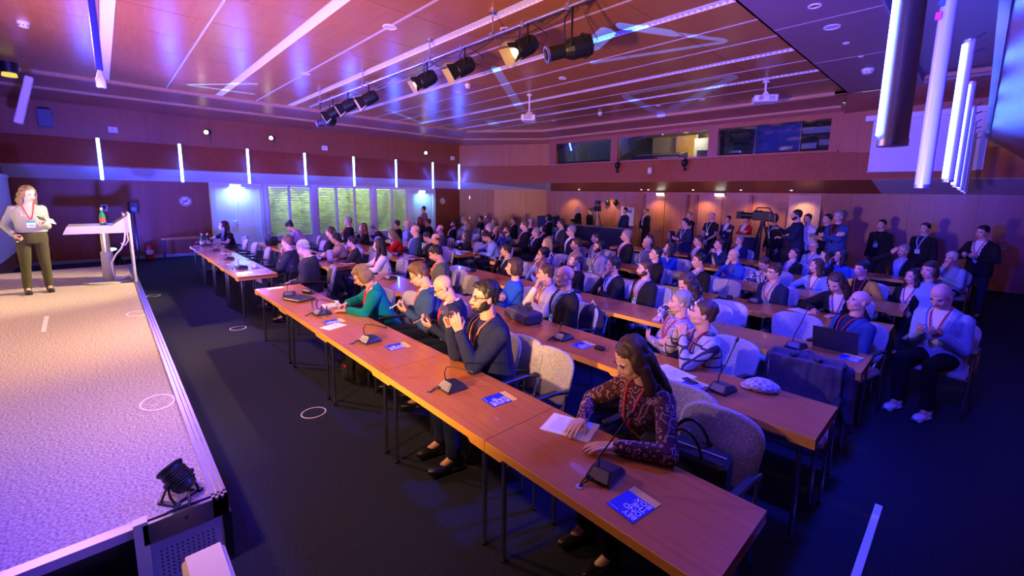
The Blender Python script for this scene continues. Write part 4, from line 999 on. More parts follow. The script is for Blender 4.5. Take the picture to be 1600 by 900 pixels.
# ================================================================ THINGS ON THE TABLES
def make_mic(label, neck, group='table microphones'):
    t = thing('conference_microphone', label, 'microphone', (0, 0, 0), 0, group)
    m = MB()
    a = [(-.065, -.075), (.065, -.075), (.075, .075), (-.075, .075)]
    m._add([Vector((x, y, 0.0)) for x, y in a] + [Vector((x*1.0, y, .022)) for x, y in a] + [Vector((-.05, -.035, .062)), Vector((.05, -.035, .062)), (.06, .06, .045), (-.06, .06, .045)],
           [(3, 2, 1, 0), (0, 1, 5, 4), (1, 2, 6, 5), (2, 3, 7, 6), (3, 0, 4, 7), (4, 5, 9, 8), (5, 6, 10, 9), (6, 7, 11, 10), (7, 4, 8, 11), (8, 9, 10, 11)])
    m.build('base', mat('mic_base', (.025, .025, .04), .3), t)
    m = MB(); m._add([(-.05, -.074, .021), (.05, -.074, .021), (.042, -.038, .058), (-.042, -.038, .058), (-.05, -.078, .021), (.05, -.078, .021), (.042, -.042, .060), (-.042, -.042, .060)], [(0,1,2,3), (7,6,5,4), (0,4,5,1), (3,2,6,7), (0,3,7,4), (1,5,6,2)]); m.build('speaker_grille', mat('grille_silver', (.16, .15, .15), .5), t)
    m = MB(); m.tube(neck, .0042, 8); gn = m.build('gooseneck', BLACKM, t)
    e = Vector(neck[-1]); d = (e-Vector(neck[-2])).normalized(); m = MB(); m.tube([e, e+d*.004, e+d*.03, e+d*.034], [.006, .010, .010, .005], 10); m.build('capsule', BLACK, gn)
    m = MB(); m.tube([(-.03, -.05, .02), (-.05, -.09, .03), (-.06, -.12, .012), (-.06, -.14, .001)], .004, 6); m.tube([(-.02, -.05, .02), (-.03, -.10, .025), (-.055, -.13, .008), (-.06, -.145, .001)], .004, 6); m.build('cable', BLACK, t)
    m = MB(); m.cyl((-.06, -.145, 0), (-.06, -.145, .003), .02, None, 16); m.build('grommet', CH, t)
    return t
def up(neck): return neck
NBENT = [(-.03, -.03, .055), (-.035, -.04, .12), (-.02, -.03, .165), (.03, .0, .17), (.13, .06, .155)]
NUP = [(-.02, -.03, .055), (-.015, -.02, .12), (.01, .03, .22), (.04, .07, .36)]
NLEAN = [(-.02, -.03, .055), (-.02, -.03, .11), (.02, .05, .20), (.05, .13, .27)]
NSHORT = [(-.02, -.03, .055), (-.02, -.02, .11), (-.02, -.01, .13)]
MICS = [((703, 609), NBENT, 0, 'table microphone with bent neck on the front table, between two empty places'), ((578, 534), NBENT, .1, 'table microphone with bent neck in front of the bald man'),
 ((497, 492), NBENT, .1, 'table microphone beside the water glass on the front table'), ((940, 748), NLEAN, .15, 'nearest table microphone, at the right of the front table'),
 ((1243, 543), NUP, -.1, 'table microphone with long upright neck in the third row'), ((1127, 611), NUP, -.1, 'table microphone before the man in the plaid shirt'),
 ((878, 530), NSHORT, 0, 'low table microphone in the second row beside a blue brochure'), ((450, 462), NUP, 1.2, 'table microphone at the far end of the front right-hand table'),
 ((610, 436), NSHORT, .2, 'table microphone at the aisle end of the second row'), ((735, 424), NSHORT, .2, 'table microphone at the aisle end of the third row'),
 ((378, 419), NBENT, .1, 'table microphone at the aisle end of the window-side front row'), ((358, 405), NBENT, .1, 'table microphone near the middle of the window-side front row'),
 ((337, 392), NSHORT, 0, 'low table microphone in front of the young woman in black'), ((325,384), NSHORT, 0, 'low table microphone farthest along the window-side front row'),
 ((503, 406), NLEAN, .3, 'table microphone beside the water jug, window-side second row'), ((487, 398), NSHORT, .2, 'table microphone in the window-side second row near the man in beige'), ((433, 379), NSHORT, .2, 'low table microphone in the window-side second row below the window'),
 ((623, 399), NSHORT, 0, 'low table microphone in the window-side third row'), ((1133, 466), NUP, -.1, 'table microphone standing on the fourth row before an empty chair'), ((1183, 471), NSHORT, 0, 'low table microphone in front of the man in the striped shirt'), ((905,455), NSHORT, 0, 'low table microphone in the third row before the man resting his chin'), ((835,490), NSHORT, .3, 'low table microphone hidden beside the camera bag')]
def table_pt(px, py, z=TH):
    p = on_z(px, py, z); return Vector((p.x, p.y, TH))
def clamp_row(p, my=0.12, d=0.10):
    k = min(range(len(ROWY)), key=lambda i: abs(ROWY[i]+TD/2-p.y)); y0 = ROWY[k]
    p.y = min(max(p.y, y0+my), y0+TD-d)
    if p.x > -7.4: p.x = min(max(p.x, -6.74), -0.6)
    else: p.x = min(p.x, -8.05)
    return p
_m0 = {}
for (px, py), neck, rz, lab in MICS:
    p = clamp_row(table_pt(px, py), 0.24, .10)
    if id(neck) not in _m0:
        t = make_mic(lab, neck); t.location = p; t.rotation_euler = (0, 0, rz); _m0[id(neck)] = t
    else: dup(_m0[id(neck)], p, rz, lab)
# brochures
bt = text_mesh('lettering', 'BEY\nOND\nTHE\nBOX', 0.040, INK, 0.0003, 'LEFT', 0.86)
bs = text_mesh('small_lettering', 'beyond the box', 0.0085, INK, 0.0002)
def make_brochure(label):
    t = thing('conference_brochure', label, 'brochure', (0, 0, 0), 0, 'blue conference brochures')
    m = MB(); m.box(-.075, .075, -.075, .075, 0, .003); m.build('cover', PRINT, t)
    m = MB(); m.box(-.075, .075, -.12, -.0755, 0, .0028); m.build('yellow_strip', PRINTY, t)
    o = link('lettering', bt, t, (-.068, .034, .0034)); o = link('small_lettering', bs, t, (.018, .060, .0034)); return t
b0 = None
for (px, py), rz, lab in (((985, 791), PI-.12, 'blue and yellow brochure reading BEYOND THE BOX at the right end of the front table'), ((776, 625), PI-.1, 'blue brochure on the front table before the empty chairs'), ((617, 542), PI-.1, 'blue brochure on the front table before the man filming'),
                     ((518, 503), PI-.05, 'blue brochure beside the white sheet on the front table'), ((909, 540), PI-.1, 'blue brochure on the second-row table next to a small black box'), ((1080, 603), PI-.15, 'blue brochure under a phone before the man in the plaid shirt'), ((1328, 560), PI-.1, 'blue brochure at the right end of the third row'),
                     ((872, 472), PI, 'blue brochure in the third row before the man resting his chin')):
    p = clamp_row(table_pt(px, py), .09, .13)
    if b0 is None: b0 = make_brochure(lab); b0.location = p; b0.rotation_euler = (0, 0, rz)
    else: dup(b0, p, rz, lab)
INKD = mat('ink_grey', (.25, .25, .28), .8)
def papers(px, py, rz, n, lab, w=.21, h=.297, z=TH, lines=True, p=None):
    if p is None: p = clamp_row(table_pt(px, py), .11, .11)
    t = thing('paper_sheets' if n > 1 else 'paper_sheet', lab, 'paper', p, rz)
    m = MB()
    for i in range(n):
        mx = Matrix.Rotation(random.uniform(-.06, .06)*(i > 0), 4, 'Z'); m.box(-w/2, w/2, -h/2, h/2, .0012*i, .0012*i+.001, mx)
    m.build('sheets', PAPER, t)
    if lines:
        m = MB(); z0 = .0012*n
        for i in range(16): m.box(-w*.38, w*(.38 if i % 5 else .1), h*.36-i*h*.043-.002, h*.36-i*h*.043, z0, z0+.0003)
        m.build('printed_text', INKD, t)
    return t
papers(897, 664, -.15+PI/2+.5, 4, 'stack of white printed sheets before the woman in the patterned blouse')
papers(1050, 583, 1.3, 3, 'white printed sheets on the second-row table beside a blue brochure')
papers(521, 510, .3, 1, 'white sheet on the front table before the woman in teal', .15, .21)
papers(528, 476, 1.4, 1, 'note paper under the hand of the woman in teal', .2, .24)
papers(1262, 480, 1.2, 1, 'white sheet on the fourth row in front of the woman writing', .2, .24)
papers(430, 450, 0, 1, 'pale leaflet at the end of the front right-hand table', .1, .2)
papers(415, 421, .3, 2, 'notebook of white paper at the aisle end of the window-side front row', .2, .15)
papers(360, 413, .1, 1, 'leaflet on the window-side front row below the middle microphone', .2, .12)
papers(352, 396, .1, 1, 'leaflet lying on the window-side front row', .15, .12)
papers(308, 384, .1, 1, 'leaflet at the far end of the window-side front row', .15, .12)
papers(575, 408, .2, 2, 'open papers of the woman in the white blouse', .25, .2); papers(530, 404, .2, 2, 'papers beside the water jug', .25, .2)
papers(648, 398, .2, 3, 'papers spread on the window-side third row', .3, .2); papers(640, 405, .9, 1, 'loose leaflet in the window-side third row', .2, .15)
papers(735, 392, .2, 2, 'papers of the woman with long hair and glasses', .25, .2); papers(690, 391, .2, 1, 'leaflet in the window-side fourth row', .2, .15)
papers(860, 470, 0, 1, 'small leaflet in the third row', .1, .15)
# cups, glasses, bottles, jug
def cup(px, py, lab, p=None):
    if p is None: p = clamp_row(table_pt(px, py))
    t = thing('coffee_cup', lab, 'cup', p); m = MB(); m.lathe([(.001, .0), (.05, .002), (.075, .012), (.073, .015), (.03, .008), (.001, .008)], 24); m.build('saucer', WHITEP, t)
    m = MB(); m.lathe([(.022, .009), (.028, .012), (.038, .045), (.041, .066), (.038, .066), (.034, .045), (.024, .018), (.001, .016)], 24); bw = m.build('bowl', WHITEP, t)
    m = MB(); m.tube([(.036, 0, .055), (.058, 0, .052), (.06, 0, .035), (.034, 0, .025)], .004, 6); m.build('handle', WHITEP, bw)
cup(531, 478, 'white coffee cup on a saucer before the woman in teal'); cup(399, 418, 'white coffee cup at the aisle end of the window-side front row'); cup(528, 398, 'white cup in front of the woman in the dark cardigan')
GL = pane('drinking_glass', (.88, .9, .93), 1.6)
def glass(px, py, lab, h=.12, r=.033, p=None):
    if p is None: p = clamp_row(table_pt(px, py))
    t = thing('drinking_glass', lab, 'glass', p); m = MB(); m.rings([[Vector((q*math.cos(2*PI*k/20), q*math.sin(2*PI*k/20), z)) for k in range(20)] for q, z in ((r*.85, .0), (r, h))], None, True, cap=False); m.build('vessel', GL, t)
    m = MB(); m.cyl((0, 0, 0.0), (0, 0, .008), r*.84, None, 20); m.build('glass_foot', mat('foot_glass', (.5, .52, .6), .1), t)
glass(507, 496, 'water glass beside the microphone on the front table'); glass(492, 484, 'second water glass near the coffee cup on the front table')
p = clamp_row(table_pt(516, 410)); t = thing('water_jug', 'tall frosted water jug at the aisle end of the window-side second row', 'jug', p); m = MB(); m.lathe([(.001, 0), (.05, .002), (.055, .05), (.048, .2), (.052, .24), (.048, .24), (.044, .2), (.05, .05), (.001, .01)], 20); m.build('body', mat('jug_frost', (.6, .6, .7), .25), t); m = MB(); m.tube([(.05, 0, .2), (.09, 0, .19), (.09, 0, .08), (.053, 0, .06)], .007, 6); m.build('handle', mat('jug_frost2', (.8, .8, .9), .3), t)
DKB = mat('bottle_dark', (.01, .05, .03), .1)
for (px, py, lab) in ((302, 376, 'green bottle with pale label at the far end of the window-side front row'), (311, 376, 'dark bottle beside the green one at the far end of the front row')):
    p = table_pt(px, py); p.x = max(p.x, -12.95); p.y = min(max(p.y, 1.5), 1.9); bottle(p, lab, .30, None, BOTG if px == 302 else DKB, mat('label_pale', (.6, .65, .6), .6))
glass(330, 378, 'water glass in front of the young woman in black', .11, .03, clamp_row(table_pt(330, 380)))
# small devices
def phone(px, py, rz, lab, w=.07, h=.14, th=.009, p=None, tilt=None, mcol=None):
    t = thing('mobile_phone', lab, 'phone', p if p is not None else clamp_row(table_pt(px, py)), rz)
    if tilt: t.rotation_euler = tilt
    m = MB(); m.rbox(-w/2, w/2, -h/2, h/2, 0, th, .008); m.build('body', mcol or BLACK, t); m = MB(); m.box(-w/2+.004, w/2-.004, -h/2+.006, h/2-.006, th, th+.0006); m.build('display', mat('screen_off', (.02, .03, .06), .08), t); return t
phone(1078, 596, 1.2, 'dark phone lying across a blue brochure in the second row', .06, .12)
phone(1190, 470, .4, 'phone lying on the fourth row')
t = thing('small_black_box', 'small black box on the second-row table beside the blue brochure', 'box', clamp_row(table_pt(937, 546))); m = MB(); m.rbox(-.045, .045, -.03, .03, 0, .028, .01); m.build('body', BLACK, t); m = MB(); m.box(-.02, .02, -.012, .012, .028, .031); m.build('button', mat('btn', (.02, .02, .03), .3), t)
# black folders at the end of the front table
t = thing('leather_folder', 'flat black zipped folder at the far end of the front table', 'folder', clamp_row(table_pt(468, 468)), 1.9); m = MB(); m.rbox(-.12, .12, -.16, .16, 0, .028, .02); m.build('cover', BLACK, t); m = MB(); m.box(.121, .123, -.14, .14, .01, .016); m.build('zip', ALU, t)
t = thing('glasses_case', 'small black case beside the zipped folder on the front table', 'case', clamp_row(table_pt(482, 458)), 1.9); m = MB(); m.rbox(-.045, .045, -.09, .09, 0, .05, .022); m.build('shell', BLACK, t); m = MB(); m.cyl((0, -.092, .03), (0, -.089, .03), .018); m.build('clasp', ALU, t)
# camera bag on the second row
p = clamp_row(table_pt(818, 500)); t = thing('camera_bag', 'dark grey box-shaped camera bag on the second-row table', 'bag', p, -.15)
FB = mat('bag_dark', (.05, .05, .07), .7, bump=.3)
m = MB(); m.rbox(-.22, .22, -.11, .11, 0, .12, .035, None, 4); m.build('body', FB, t); m = MB(); m.tube([(-.1, 0, .12), (-.07, 0, .15), (.07, 0, .15), (.1, 0, .12)], .009, 6); m.build('handle', BLACK, t); m = MB(); m.rbox(-.2, .2, -.125, -.11, .02, .09, .01); m.build('front_pocket', FB, t)
# flat cap on the second row
p = clamp_row(table_pt(1190, 609)); t = thing('flat_cap', 'checked flat cap lying near the right end of the second row', 'cap', p, .3)
CAPM = bpy.data.materials.new('cap_check'); CAPM.use_nodes = True; nt = CAPM.node_tree; tcx = nt.nodes.new('ShaderNodeTexCoord'); ck = nt.nodes.new('ShaderNodeTexChecker'); ck.inputs['Scale'].default_value = 38; ck.inputs[1].default_value = (.5, .48, .5, 1); ck.inputs[2].default_value = (.22, .22, .30, 1); nt.links.new(tcx.outputs['Object'], ck.inputs[0]); nt.links.new(ck.outputs[0], nt.nodes['Principled BSDF'].inputs[0]); nt.nodes['Principled BSDF'].inputs['Roughness'].default_value = .9
m = MB(); m.sph((0, 0, .03), (.12, .09, .045), None, 20, 12); m.sph((.0, 0, .05), (.09, .07, .035), None, 16, 10); cp = remesh(m, .008, 6, 'crown'); cp.materials.append(CAPM); link('crown', cp, t)
m = MB(); m.sph((-.085, -.0, .014), (.055, .07, .009), None, 16, 8); m.build('peak', CAPM, t)
# laptop in the third row
p = clamp_row(table_pt(1310, 545), .2, .1); t = thing('laptop', 'open dark laptop before the bald man at the right', 'laptop', (p.x-.02, p.y+.08, TH), .05); m = MB(); m.rbox(-.17, .17, -.1, .13, 0, .016, .01); m.build('keyboard_base', mat('lap_grey', (.05, .05, .06), .4), t)
m = MB(); m._add([(-.17, -.1, .016), (.17, -.1, .016), (.17, -.17, .22), (-.17, -.17, .22), (-.17, -.108, .016), (.17, -.108, .016), (.17, -.178, .22), (-.17, -.178, .22)], [(0,1,2,3), (7,6,5,4), (0,4,5,1), (3,2,6,7), (0,3,7,4), (1,5,6,2)]); m.build('lid', mat('lap_lid', (.02, .02, .03), .4), t); m = MB(); m._add([(-.155, -.1045, .035), (.155, -.1045, .035), (.155, -.166, .21), (-.155, -.166, .21)], [(0, 1, 2, 3)]); m.build('display', mat('lap_disp', (.05, .05, .08), .2), t)
# dark handbag on the window-side second row
p = clamp_row(table_pt(412, 370)); p.x = -12.2; p.y = 2.95; t = thing('handbag', 'black handbag standing at the far end of the window-side second row', 'bag', p, .2); m = MB(); m.rbox(-.17, .17, -.09, .09, 0, .22, .04, None, 4); m.build('body', DARKF, t); m = MB(); m.tube([(-.1, 0, .21), (-.06, 0, .33), (.06, 0, .33), (.1, 0, .21)], .01, 6); m.build('handle', BLACK, t)
# briefcase on the right-hand front chair
cx, cy = CHAIRS[2]; t = thing('briefcase', 'black briefcase with curved handles standing on the right-hand front chair', 'bag', (cx-.03, cy-.04, .466), .12)
m = MB(); m.rbox(-.24, .22, -.10, .07, 0, .32, .03, None, 4); m.build('body', DARKF, t)
for y in (-.08, .05):
    m = MB(); m.tube([(-.10+i*.02, y, .31+.13*math.sin(PI*i/10)**.6) for i in range(11)], .009, 8); m.build('handle', BLACK, t)
m = MB(); m.box(-.22, .20, -.02, -.01, .32, .325); m.build('zip', ALU, t)
# jacket over the chair at the right of the second row
cx, cy = CHAIRS[9]; m = MB()
m.rbox(-.23, .23, .335, .38, .36, .86, .02); m.rbox(-.25, .25, .20, .235, .56, .87, .015); m.capsule((-.22, .29, .865), (.22, .29, .865), .042, .042); m.capsule((-.26, .33, .82), (-.29, .36, .42), .045, .038); m.capsule((.26, .33, .82), (.29, .36, .42), .045, .038)
jm = remesh(m, .012, 4, 'jacket_cloth'); JM = jm; [setattr(v, 'co', v.co + V3*(.016*noise.noise(v.co*9)+.012*noise.noise(Vector((v.co.x*26, v.co.y*26, v.co.z*5))))) for v in jm.vertices for V3 in (Vector((0, -1, 0)),)]; jm.materials.append(mat('jacket_dark', (.06, .045, .07), .85, bump=.4)); t = thing('draped_jacket', 'dark jacket draped over the chair back at the right end of the second row', 'jacket', (cx, cy, 0)); link('cloth', jm, t); m = MB(); m.tube([(-.1, .22, .88), (0, .34, .90), (.1, .22, .88)], .02, 8); m.build('collar', mat('jacket_dark2', (.04, .03, .05), .85), t)
# backpacks
def backpack(loc, rz, lab, s=1.0, mcol=DARKF):
    t = thing('backpack', lab, 'backpack', loc, rz); m = MB(); m.sph((0, 0, .22*s), (.17*s, .11*s, .22*s), None, 16, 12); m.sph((0, -.07*s, .15*s), (.13*s, .07*s, .13*s), None, 14, 10); m.box(-.14*s, .14*s, -.08*s, .08*s, .0, .1*s); me = remesh(m, .012, 4, 'sack'); me.materials.append(mcol); link('sack', me, t)
    m = MB(); m.tube([(-.1*s, .1*s, .36*s), (-.11*s, .17*s, .25*s), (-.1*s, .1*s, .05*s)], .012, 6); m.tube([(.1*s, .1*s, .36*s), (.11*s, .17*s, .25*s), (.1*s, .1*s, .05*s)], .012, 6); m.tube([(-.04*s, .02*s, .42*s), (0, .02*s, .48*s), (.04*s, .02*s, .42*s)], .008, 6); m.build('strap', mat('strap_grey', (.35, .35, .38), .6), t)
    m = MB(); m.box(-.02*s, .02*s, -.142*s, -.138*s, .2*s, .23*s); m.build('tag', mat('tag_red', (.5, .02, .04), .5), t)
backpack((-4.65, 1.88, 0), .3, 'black backpack on the floor under the front table'); backpack((-2.9, 3.87, .47), .1, 'black backpack standing on a chair in the second row', .95); backpack((-.75, 5.05, 0), .4, 'black bag on the floor under the right end of the third row', .8)
# rear: presenter desk, standing tables, tripods, poster
m = MB(); t = thing('technician_desk', 'long dark technicians desk near the rear wall', 'desk', (-10.4, 12.9, 0)); m.box(-1.05, 1.95, -.02, .02, 0, .97); m.box(-1.05, -1.01, 0, .4, 0, .97); m.box(1.91, 1.95, 0, .4, 0, .97); m.build('panel', mat('desk_dark', (.02, .02, .035), .6), t); m = MB(); m.box(-1.1, 2.0, -.05, .42, .97, 1.0); m.build('desk_top', mat('desk_top_dark', (.25, .22, .2), .35), t)
t = thing('dark_partition', 'dark blue box screen standing at the left end of the technicians desk', 'partition', (-12.1, 12.9, 0)); m = MB(); m.rbox(-.5, .45, -.05, .30, 0, 1.24, .03); m.build('panel', mat('part_dark', (.015, .02, .08), .6), t); m = MB(); m.box(-.5, .5, -.055, -.05, 1.18, 1.22); m.build('edge_strip', BLACK, t)
def high_table(x, y, lab, gid):
    t = thing('standing_table', lab, 'table', (x, y, 0), 0); m = MB(); m.lathe([(.001, 1.07), (.34, 1.07), (.35, 1.08), (.35, 1.10), (.001, 1.105)], 30); m.build('tabletop', mat('yellow_top', (.85, .62, .12), .4), t); m = MB(); m.lathe([(.001, 0), (.3, .002), (.29, .01), (.30, 1.06), (.001, 1.07)], 24); m.build('stretch_cover', mat('cover_dark', (.03, .02, .05), .8), t)
high_table(-4.25, 12.6, 'round standing table with yellow top beside the man in the red jacket', 0); high_table(-3.4, 13.2, 'round standing table with yellow top behind the camera operator', 0)
t = thing('video_camera', 'large broadcast camera on a tripod near the rear wall', 'camera', (-3.75, 12.0, 0))
m = MB(); m.rbox(-.25, .2, -.09, .09, 1.55, 1.78, .03); m.rbox(.05, .32, -.08, .08, 1.53, 1.74, .03); m.build('body', BLACK, t)
m = MB(); m.cyl((-.25, 0, 1.66), (-.5, -.02, 1.66), .07, .085, 16); m.box(-.62, -.5, -.1, .08, 1.57, 1.76); m.build('lens_hood', BLACKM, t); m = MB(); m.tube([(-.2, 0, 1.78), (-.15, 0, 1.87), (.12, 0, 1.87), (.18, 0, 1.78)], .018, 8); m.build('handle', BLACK, t); m = MB(); m.rbox(-.26, -.08, .08, .2, 1.7, 1.8, .02); m.build('viewfinder', BLACK, t)
m = MB(); m.cyl((0, 0, 1.42), (0, 0, 1.54), .07, .05, 12); m.tube([(.1, .05, 1.48), (.5, .1, 1.2)], .012, 6); m.build('fluid_head', BLACKM, t)
for k in range(3): m = MB(); a = .6+k*2.1; m.cyl((.05*math.cos(a), .05*math.sin(a), 1.42), (.5*math.cos(a), .5*math.sin(a), .01), .028, .018, 8); m.build('leg', BLACKM, t)
t = thing('video_camera', 'small camera raised on a stand with a white pole at the technicians desk', 'camera', (-10.3, 13.85, 0)); m = MB(); m.rbox(-.1, .1, -.12, .12, 1.5, 1.72, .03); m.cyl((0, -.12, 1.6), (0, -.25, 1.6), .06); m.rbox(-.09, .09, -.08, .08, 1.76, 1.92, .02); m.build('body', BLACK, t); m = MB(); m.cyl((.03, -.05, .4), (.03, -.05, 1.5), .02); m.build('pole', WHITEP, t); 
for k in range(3): m = MB(); a = .6+k*2.1; m.cyl((.03*math.cos(a), .03*math.sin(a), 1.45), (.4*math.cos(a), .4*math.sin(a), .01), .018, None, 8); m.build('leg', BLACKM, t)
t = thing('wall_poster', 'white notice on the rear wall behind the man with the blue bag', 'poster', (-9.78, 15.17, 1.25)); m = MB(); m.box(-.28, .28, -.01, .02, -.32, .42); m.build('sheet', PAPER, t); m = MB(); m.box(-.2, .2, -.013, -.01, .2, .3); m.build('printed_block', INKD, t)
for x, lab in ((-10.75, 'left of two small black hats hanging on the rear wall'), (-10.35, 'right of two small black hats hanging on the rear wall')):
    t = thing('wall_lamp', lab.replace('hats', 'fittings'), 'wall fitting', (x, 15.12, 1.85)); m = MB(); m.lathe([(.02, -.14), (.1, -.05), (.1, .03), (.03, .12)], 10); m.build('body', BLACK, t); m = MB(); m.tube([(.06, 0, .0), (.13, 0, -.05), (.02, 0, -.13)], .012, 6); m.build('bracket', BLACK, t)
# ================================================================ PEOPLE
MALE = [(-.13, .012, .158, .112), (-.06, .008, .166, .122), (.02, .0, .164, .122), (.12, .0, .150, .112), (.24, -.008, .158, .116), (.35, -.01, .172, .120), (.42, .0, .168, .104), (.468, .006, .125, .082), (.505, .008, .072, .062)]
FEM = [(-.13, .012, .160, .112), (-.06, .008, .168, .122), (.02, .0, .155, .115), (.12, .0, .128, .098), (.22, -.006, .138, .106), (.31, -.022, .150, .118), (.39, -.002, .152, .098), (.45, .006, .112, .074), (.49, .008, .058, .054)]
def secs(fem): return FEM if fem else MALE
def sec_at(z, fem):
    S = secs(fem)
    if z <= S[0][0]: return S[0][1:]
    for a, b in zip(S, S[1:]):
        if z <= b[0]:
            t = (z-a[0])/(b[0]-a[0]); return tuple(a[i]+(b[i]-a[i])*t for i in (1, 2, 3))
    return S[-1][1:]
def front_y(x, z, fem, infl):
    cy, rx, ry = sec_at(z, fem); rx += infl; ry += infl
    q = max(0.0, 1-abs(x/rx)**2.2)
    return cy - ry*q**(1/2.2)
def torso(mb, T, fem, infl, zlo=-.13, zhi=1.0, n=24):
    rs = []
    for z, cy, rx, ry in secs(fem):
        if z < zlo-.07 or z > zhi: continue
        z = max(z, zlo)
        rs.append([T @ Vector((math.copysign(abs(math.cos(2*PI*k/n))**(2/2.2), math.cos(2*PI*k/n))*(rx+infl), cy+math.copysign(abs(math.sin(2*PI*k/n))**(2/2.2), math.sin(2*PI*k/n))*(ry+infl), z)) for k in range(n)])
    mb.rings(rs, None, True)
def caps(mb, M, p0, p1, r0, r1): mb.capsule(M @ Vector(p0), M @ Vector(p1), r0, r1, 10)
def arm_ik(S, W, pole, L1=.285, L2=.262):
    d = W-S; D = d.length
    if D > L1+L2-.008: d = d*((L1+L2-.008)/D); W = S+d; D = d.length
    if D < .09: D = .09
    u = d.normalized(); a = (L1*L1-L2*L2+D*D)/(2*D); h = math.sqrt(max(1e-6, L1*L1-a*a))
    p = pole - u*pole.dot(u)
    if p.length < 1e-3: p = Vector((0, 0, -1)) - u*(-u.z)
    p.normalize(); return S+u*a+p*h, W
def hand(mb, W, f, n, side, curl, spread=0.0):
    f = f.normalized(); n = (n-f*n.dot(f)).normalized(); t = f.cross(n)*(1 if side < 0 else -1)
    K = []
    for i, (o, L, kl) in enumerate(((.031, .070, .088), (.0105, .079, .093), (-.0105, .073, .090), (-.030, .058, .083))):
        b = W + f*kl + t*o
        mb.capsule(W + t*o*.55 + f*.012, b, .0135, .0110, 8)
        fd = (f + t*(o*(2.2+spread*6))).normalized(); p = b; ang = 0
        for j, (sl, r) in enumerate(((.44, .0092), (.31, .0084), (.25, .0076))):
            ang += curl[0] if isinstance(curl, tuple) and i == 0 else (curl[1] if isinstance(curl, tuple) else curl)*(1.0 if j else .8)
            dv = fd*math.cos(ang) + n*math.sin(ang)
            q = p + dv*(L*sl); mb.capsule(p, q, r, r*.93, 8); p = q
    b = W + f*.025 + t*.026; c0 = curl[1] if isinstance(curl, tuple) else curl
    d1 = (f*.72 + t*.62 + n*(.25+.35*c0)).normalized(); m1 = b + d1*.042; d2 = (f*.85 + t*(.35-.5*c0) + n*(.25+.5*c0)).normalized()
    mb.capsule(W + f*.01 + t*.012, b, .014, .0135, 8); mb.capsule(b, m1, .0125, .011, 8); mb.capsule(m1, m1+d2*.032, .0105, .0088, 8)
def head_parts(mb, H):
    mb.sph((0, .012, .032), (.074, .093, .083), H, 18, 14); mb.sph((0, -.028, -.03), (.060, .068, .084), H, 16, 12); mb.sph((0, -.044, -.083), (.040, .042, .028), H, 12, 10)
    caps(mb, H, (0, -.088, .004), (0, -.107, -.032), .0075, .0125); mb.sph((.011, -.096, -.036), (.009, .011, .008), H, 8, 6); mb.sph((-.011, -.096, -.036), (.009, .011, .008), H, 8, 6)
    mb.sph((0, -.066, .016), (.050, .026, .012), H, 12, 8)
    for s in (-1, 1):
        mb.sph((s*.034, -.060, -.035), (.024, .028, .026), H, 10, 8); mb.sph((s*.074, .008, -.012), (.010, .020, .031), H, 10, 8)
        mb.sph((s*.040, -.02, -.07), (.022, .045, .025), H, 10, 8)
    mb.sph((0, -.088, -.058), (.021, .014, .007), H, 10, 8); mb.sph((0, -.086, -.070), (.018, .014, .007), H, 10, 8)
def face_marks(mb, H):
    mb.mati(1); mb.sph((0, -.0945, -.0585), (.0195, .009, .0045), H, 10, 6); mb.sph((0, -.0925, -.0685), (.016, .009, .0050), H, 10, 6)
    for s in (-1, 1):
        mb.mati(2); mb.sph((s*.030, -.0775, .001), (.0120, .0088, .0056), H, 10, 8)
        mb.mati(3); mb.sph((s*.030, -.0845, .001), (.0056, .0040, .0052), H, 8, 6); mb.sph((s*.030, -.0830, .0072), (.0145, .006, .0022), H, 8, 4); mb.sph((s*.031, -.0880, .0205), (.0170, .006, .0038), H, 8, 5)
    mb.mati(0)
SEAT_Z, STAND_Z = .53, .93
LEGS = {
 'sit': dict(h=(.09, .0, .53), k=(.115, -.43, .545), a=(.12, -.40, .10), rz=0),
 'sit_tuck': dict(h=(.09, .0, .53), k=(.12, -.43, .545), a=(.10, -.22, .12), rz=0),
 'sit_out': dict(h=(.09, .0, .53), k=(.12, -.42, .53), a=(.11, -.62, .11), rz=0),
 'stand': dict(h=(.088, .0, .90), k=(.095, -.012, .50), a=(.10, .015, .09), rz=0),
 'stand_wide': dict(h=(.088, .0, .90), k=(.105, -.012, .50), a=(.12, .015, .09), rz=0)}
def leg_pts(kind):
    if kind == 'cross':
        return [((-.09, 0, .53), (-.03, -.42, .64), (.20, -.52, .33)), ((.09, 0, .53), (.11, -.43, .54), (.10, -.38, .10))]
    L = LEGS[kind]; return [tuple(Vector((s*p[0], p[1], p[2])) for p in (L['h'], L['k'], L['a'])) for s in (-1, 1)]
def P(lean=4, twist=0, hy=-18, hp=3, hr=0, R=None, L=None, legs='sit', roll=0): return dict(lean=lean, twist=twist, hy=hy, hp=hp, hr=hr, R=R, L=L, legs=legs, roll=roll)
V = Vector
lapR = ((-.12, -.27, .635), (.35, -.9, -.15), (.1, -.1, -1), .35, (-.35, .5, -.8)); lapL = ((.12, -.27, .635), (-.35, -.9, -.15), (-.1, -.1, -1), .35, (.35, .5, -.8))
tabR = ((-.15, -.43, .765), (.45, -.85, -.03), (0, 0, -1), .22, (-1, 0, -.5)); tabL = ((.15, -.43, .765), (-.45, -.85, -.03), (0, 0, -1), .22, (1, 0, -.5))
chinR = ((-.055, -.19, .985), (.15, .28, .9), (.25, .8, -.1), .85, (-.5, -.5, -1)); crossL = ((-.03, -.23, .80), (-1, .05, .15), (0, 1, 0), .3, (.8, -.1, -.8))
chinL = ((.055, -.19, .985), (-.15, .28, .9), (-.25, .8, -.1), .85, (.5, -.5, -1)); crossR = ((.03, -.23, .80), (1, .05, .15), (0, 1, 0), .3, (-.8, -.1, -.8))
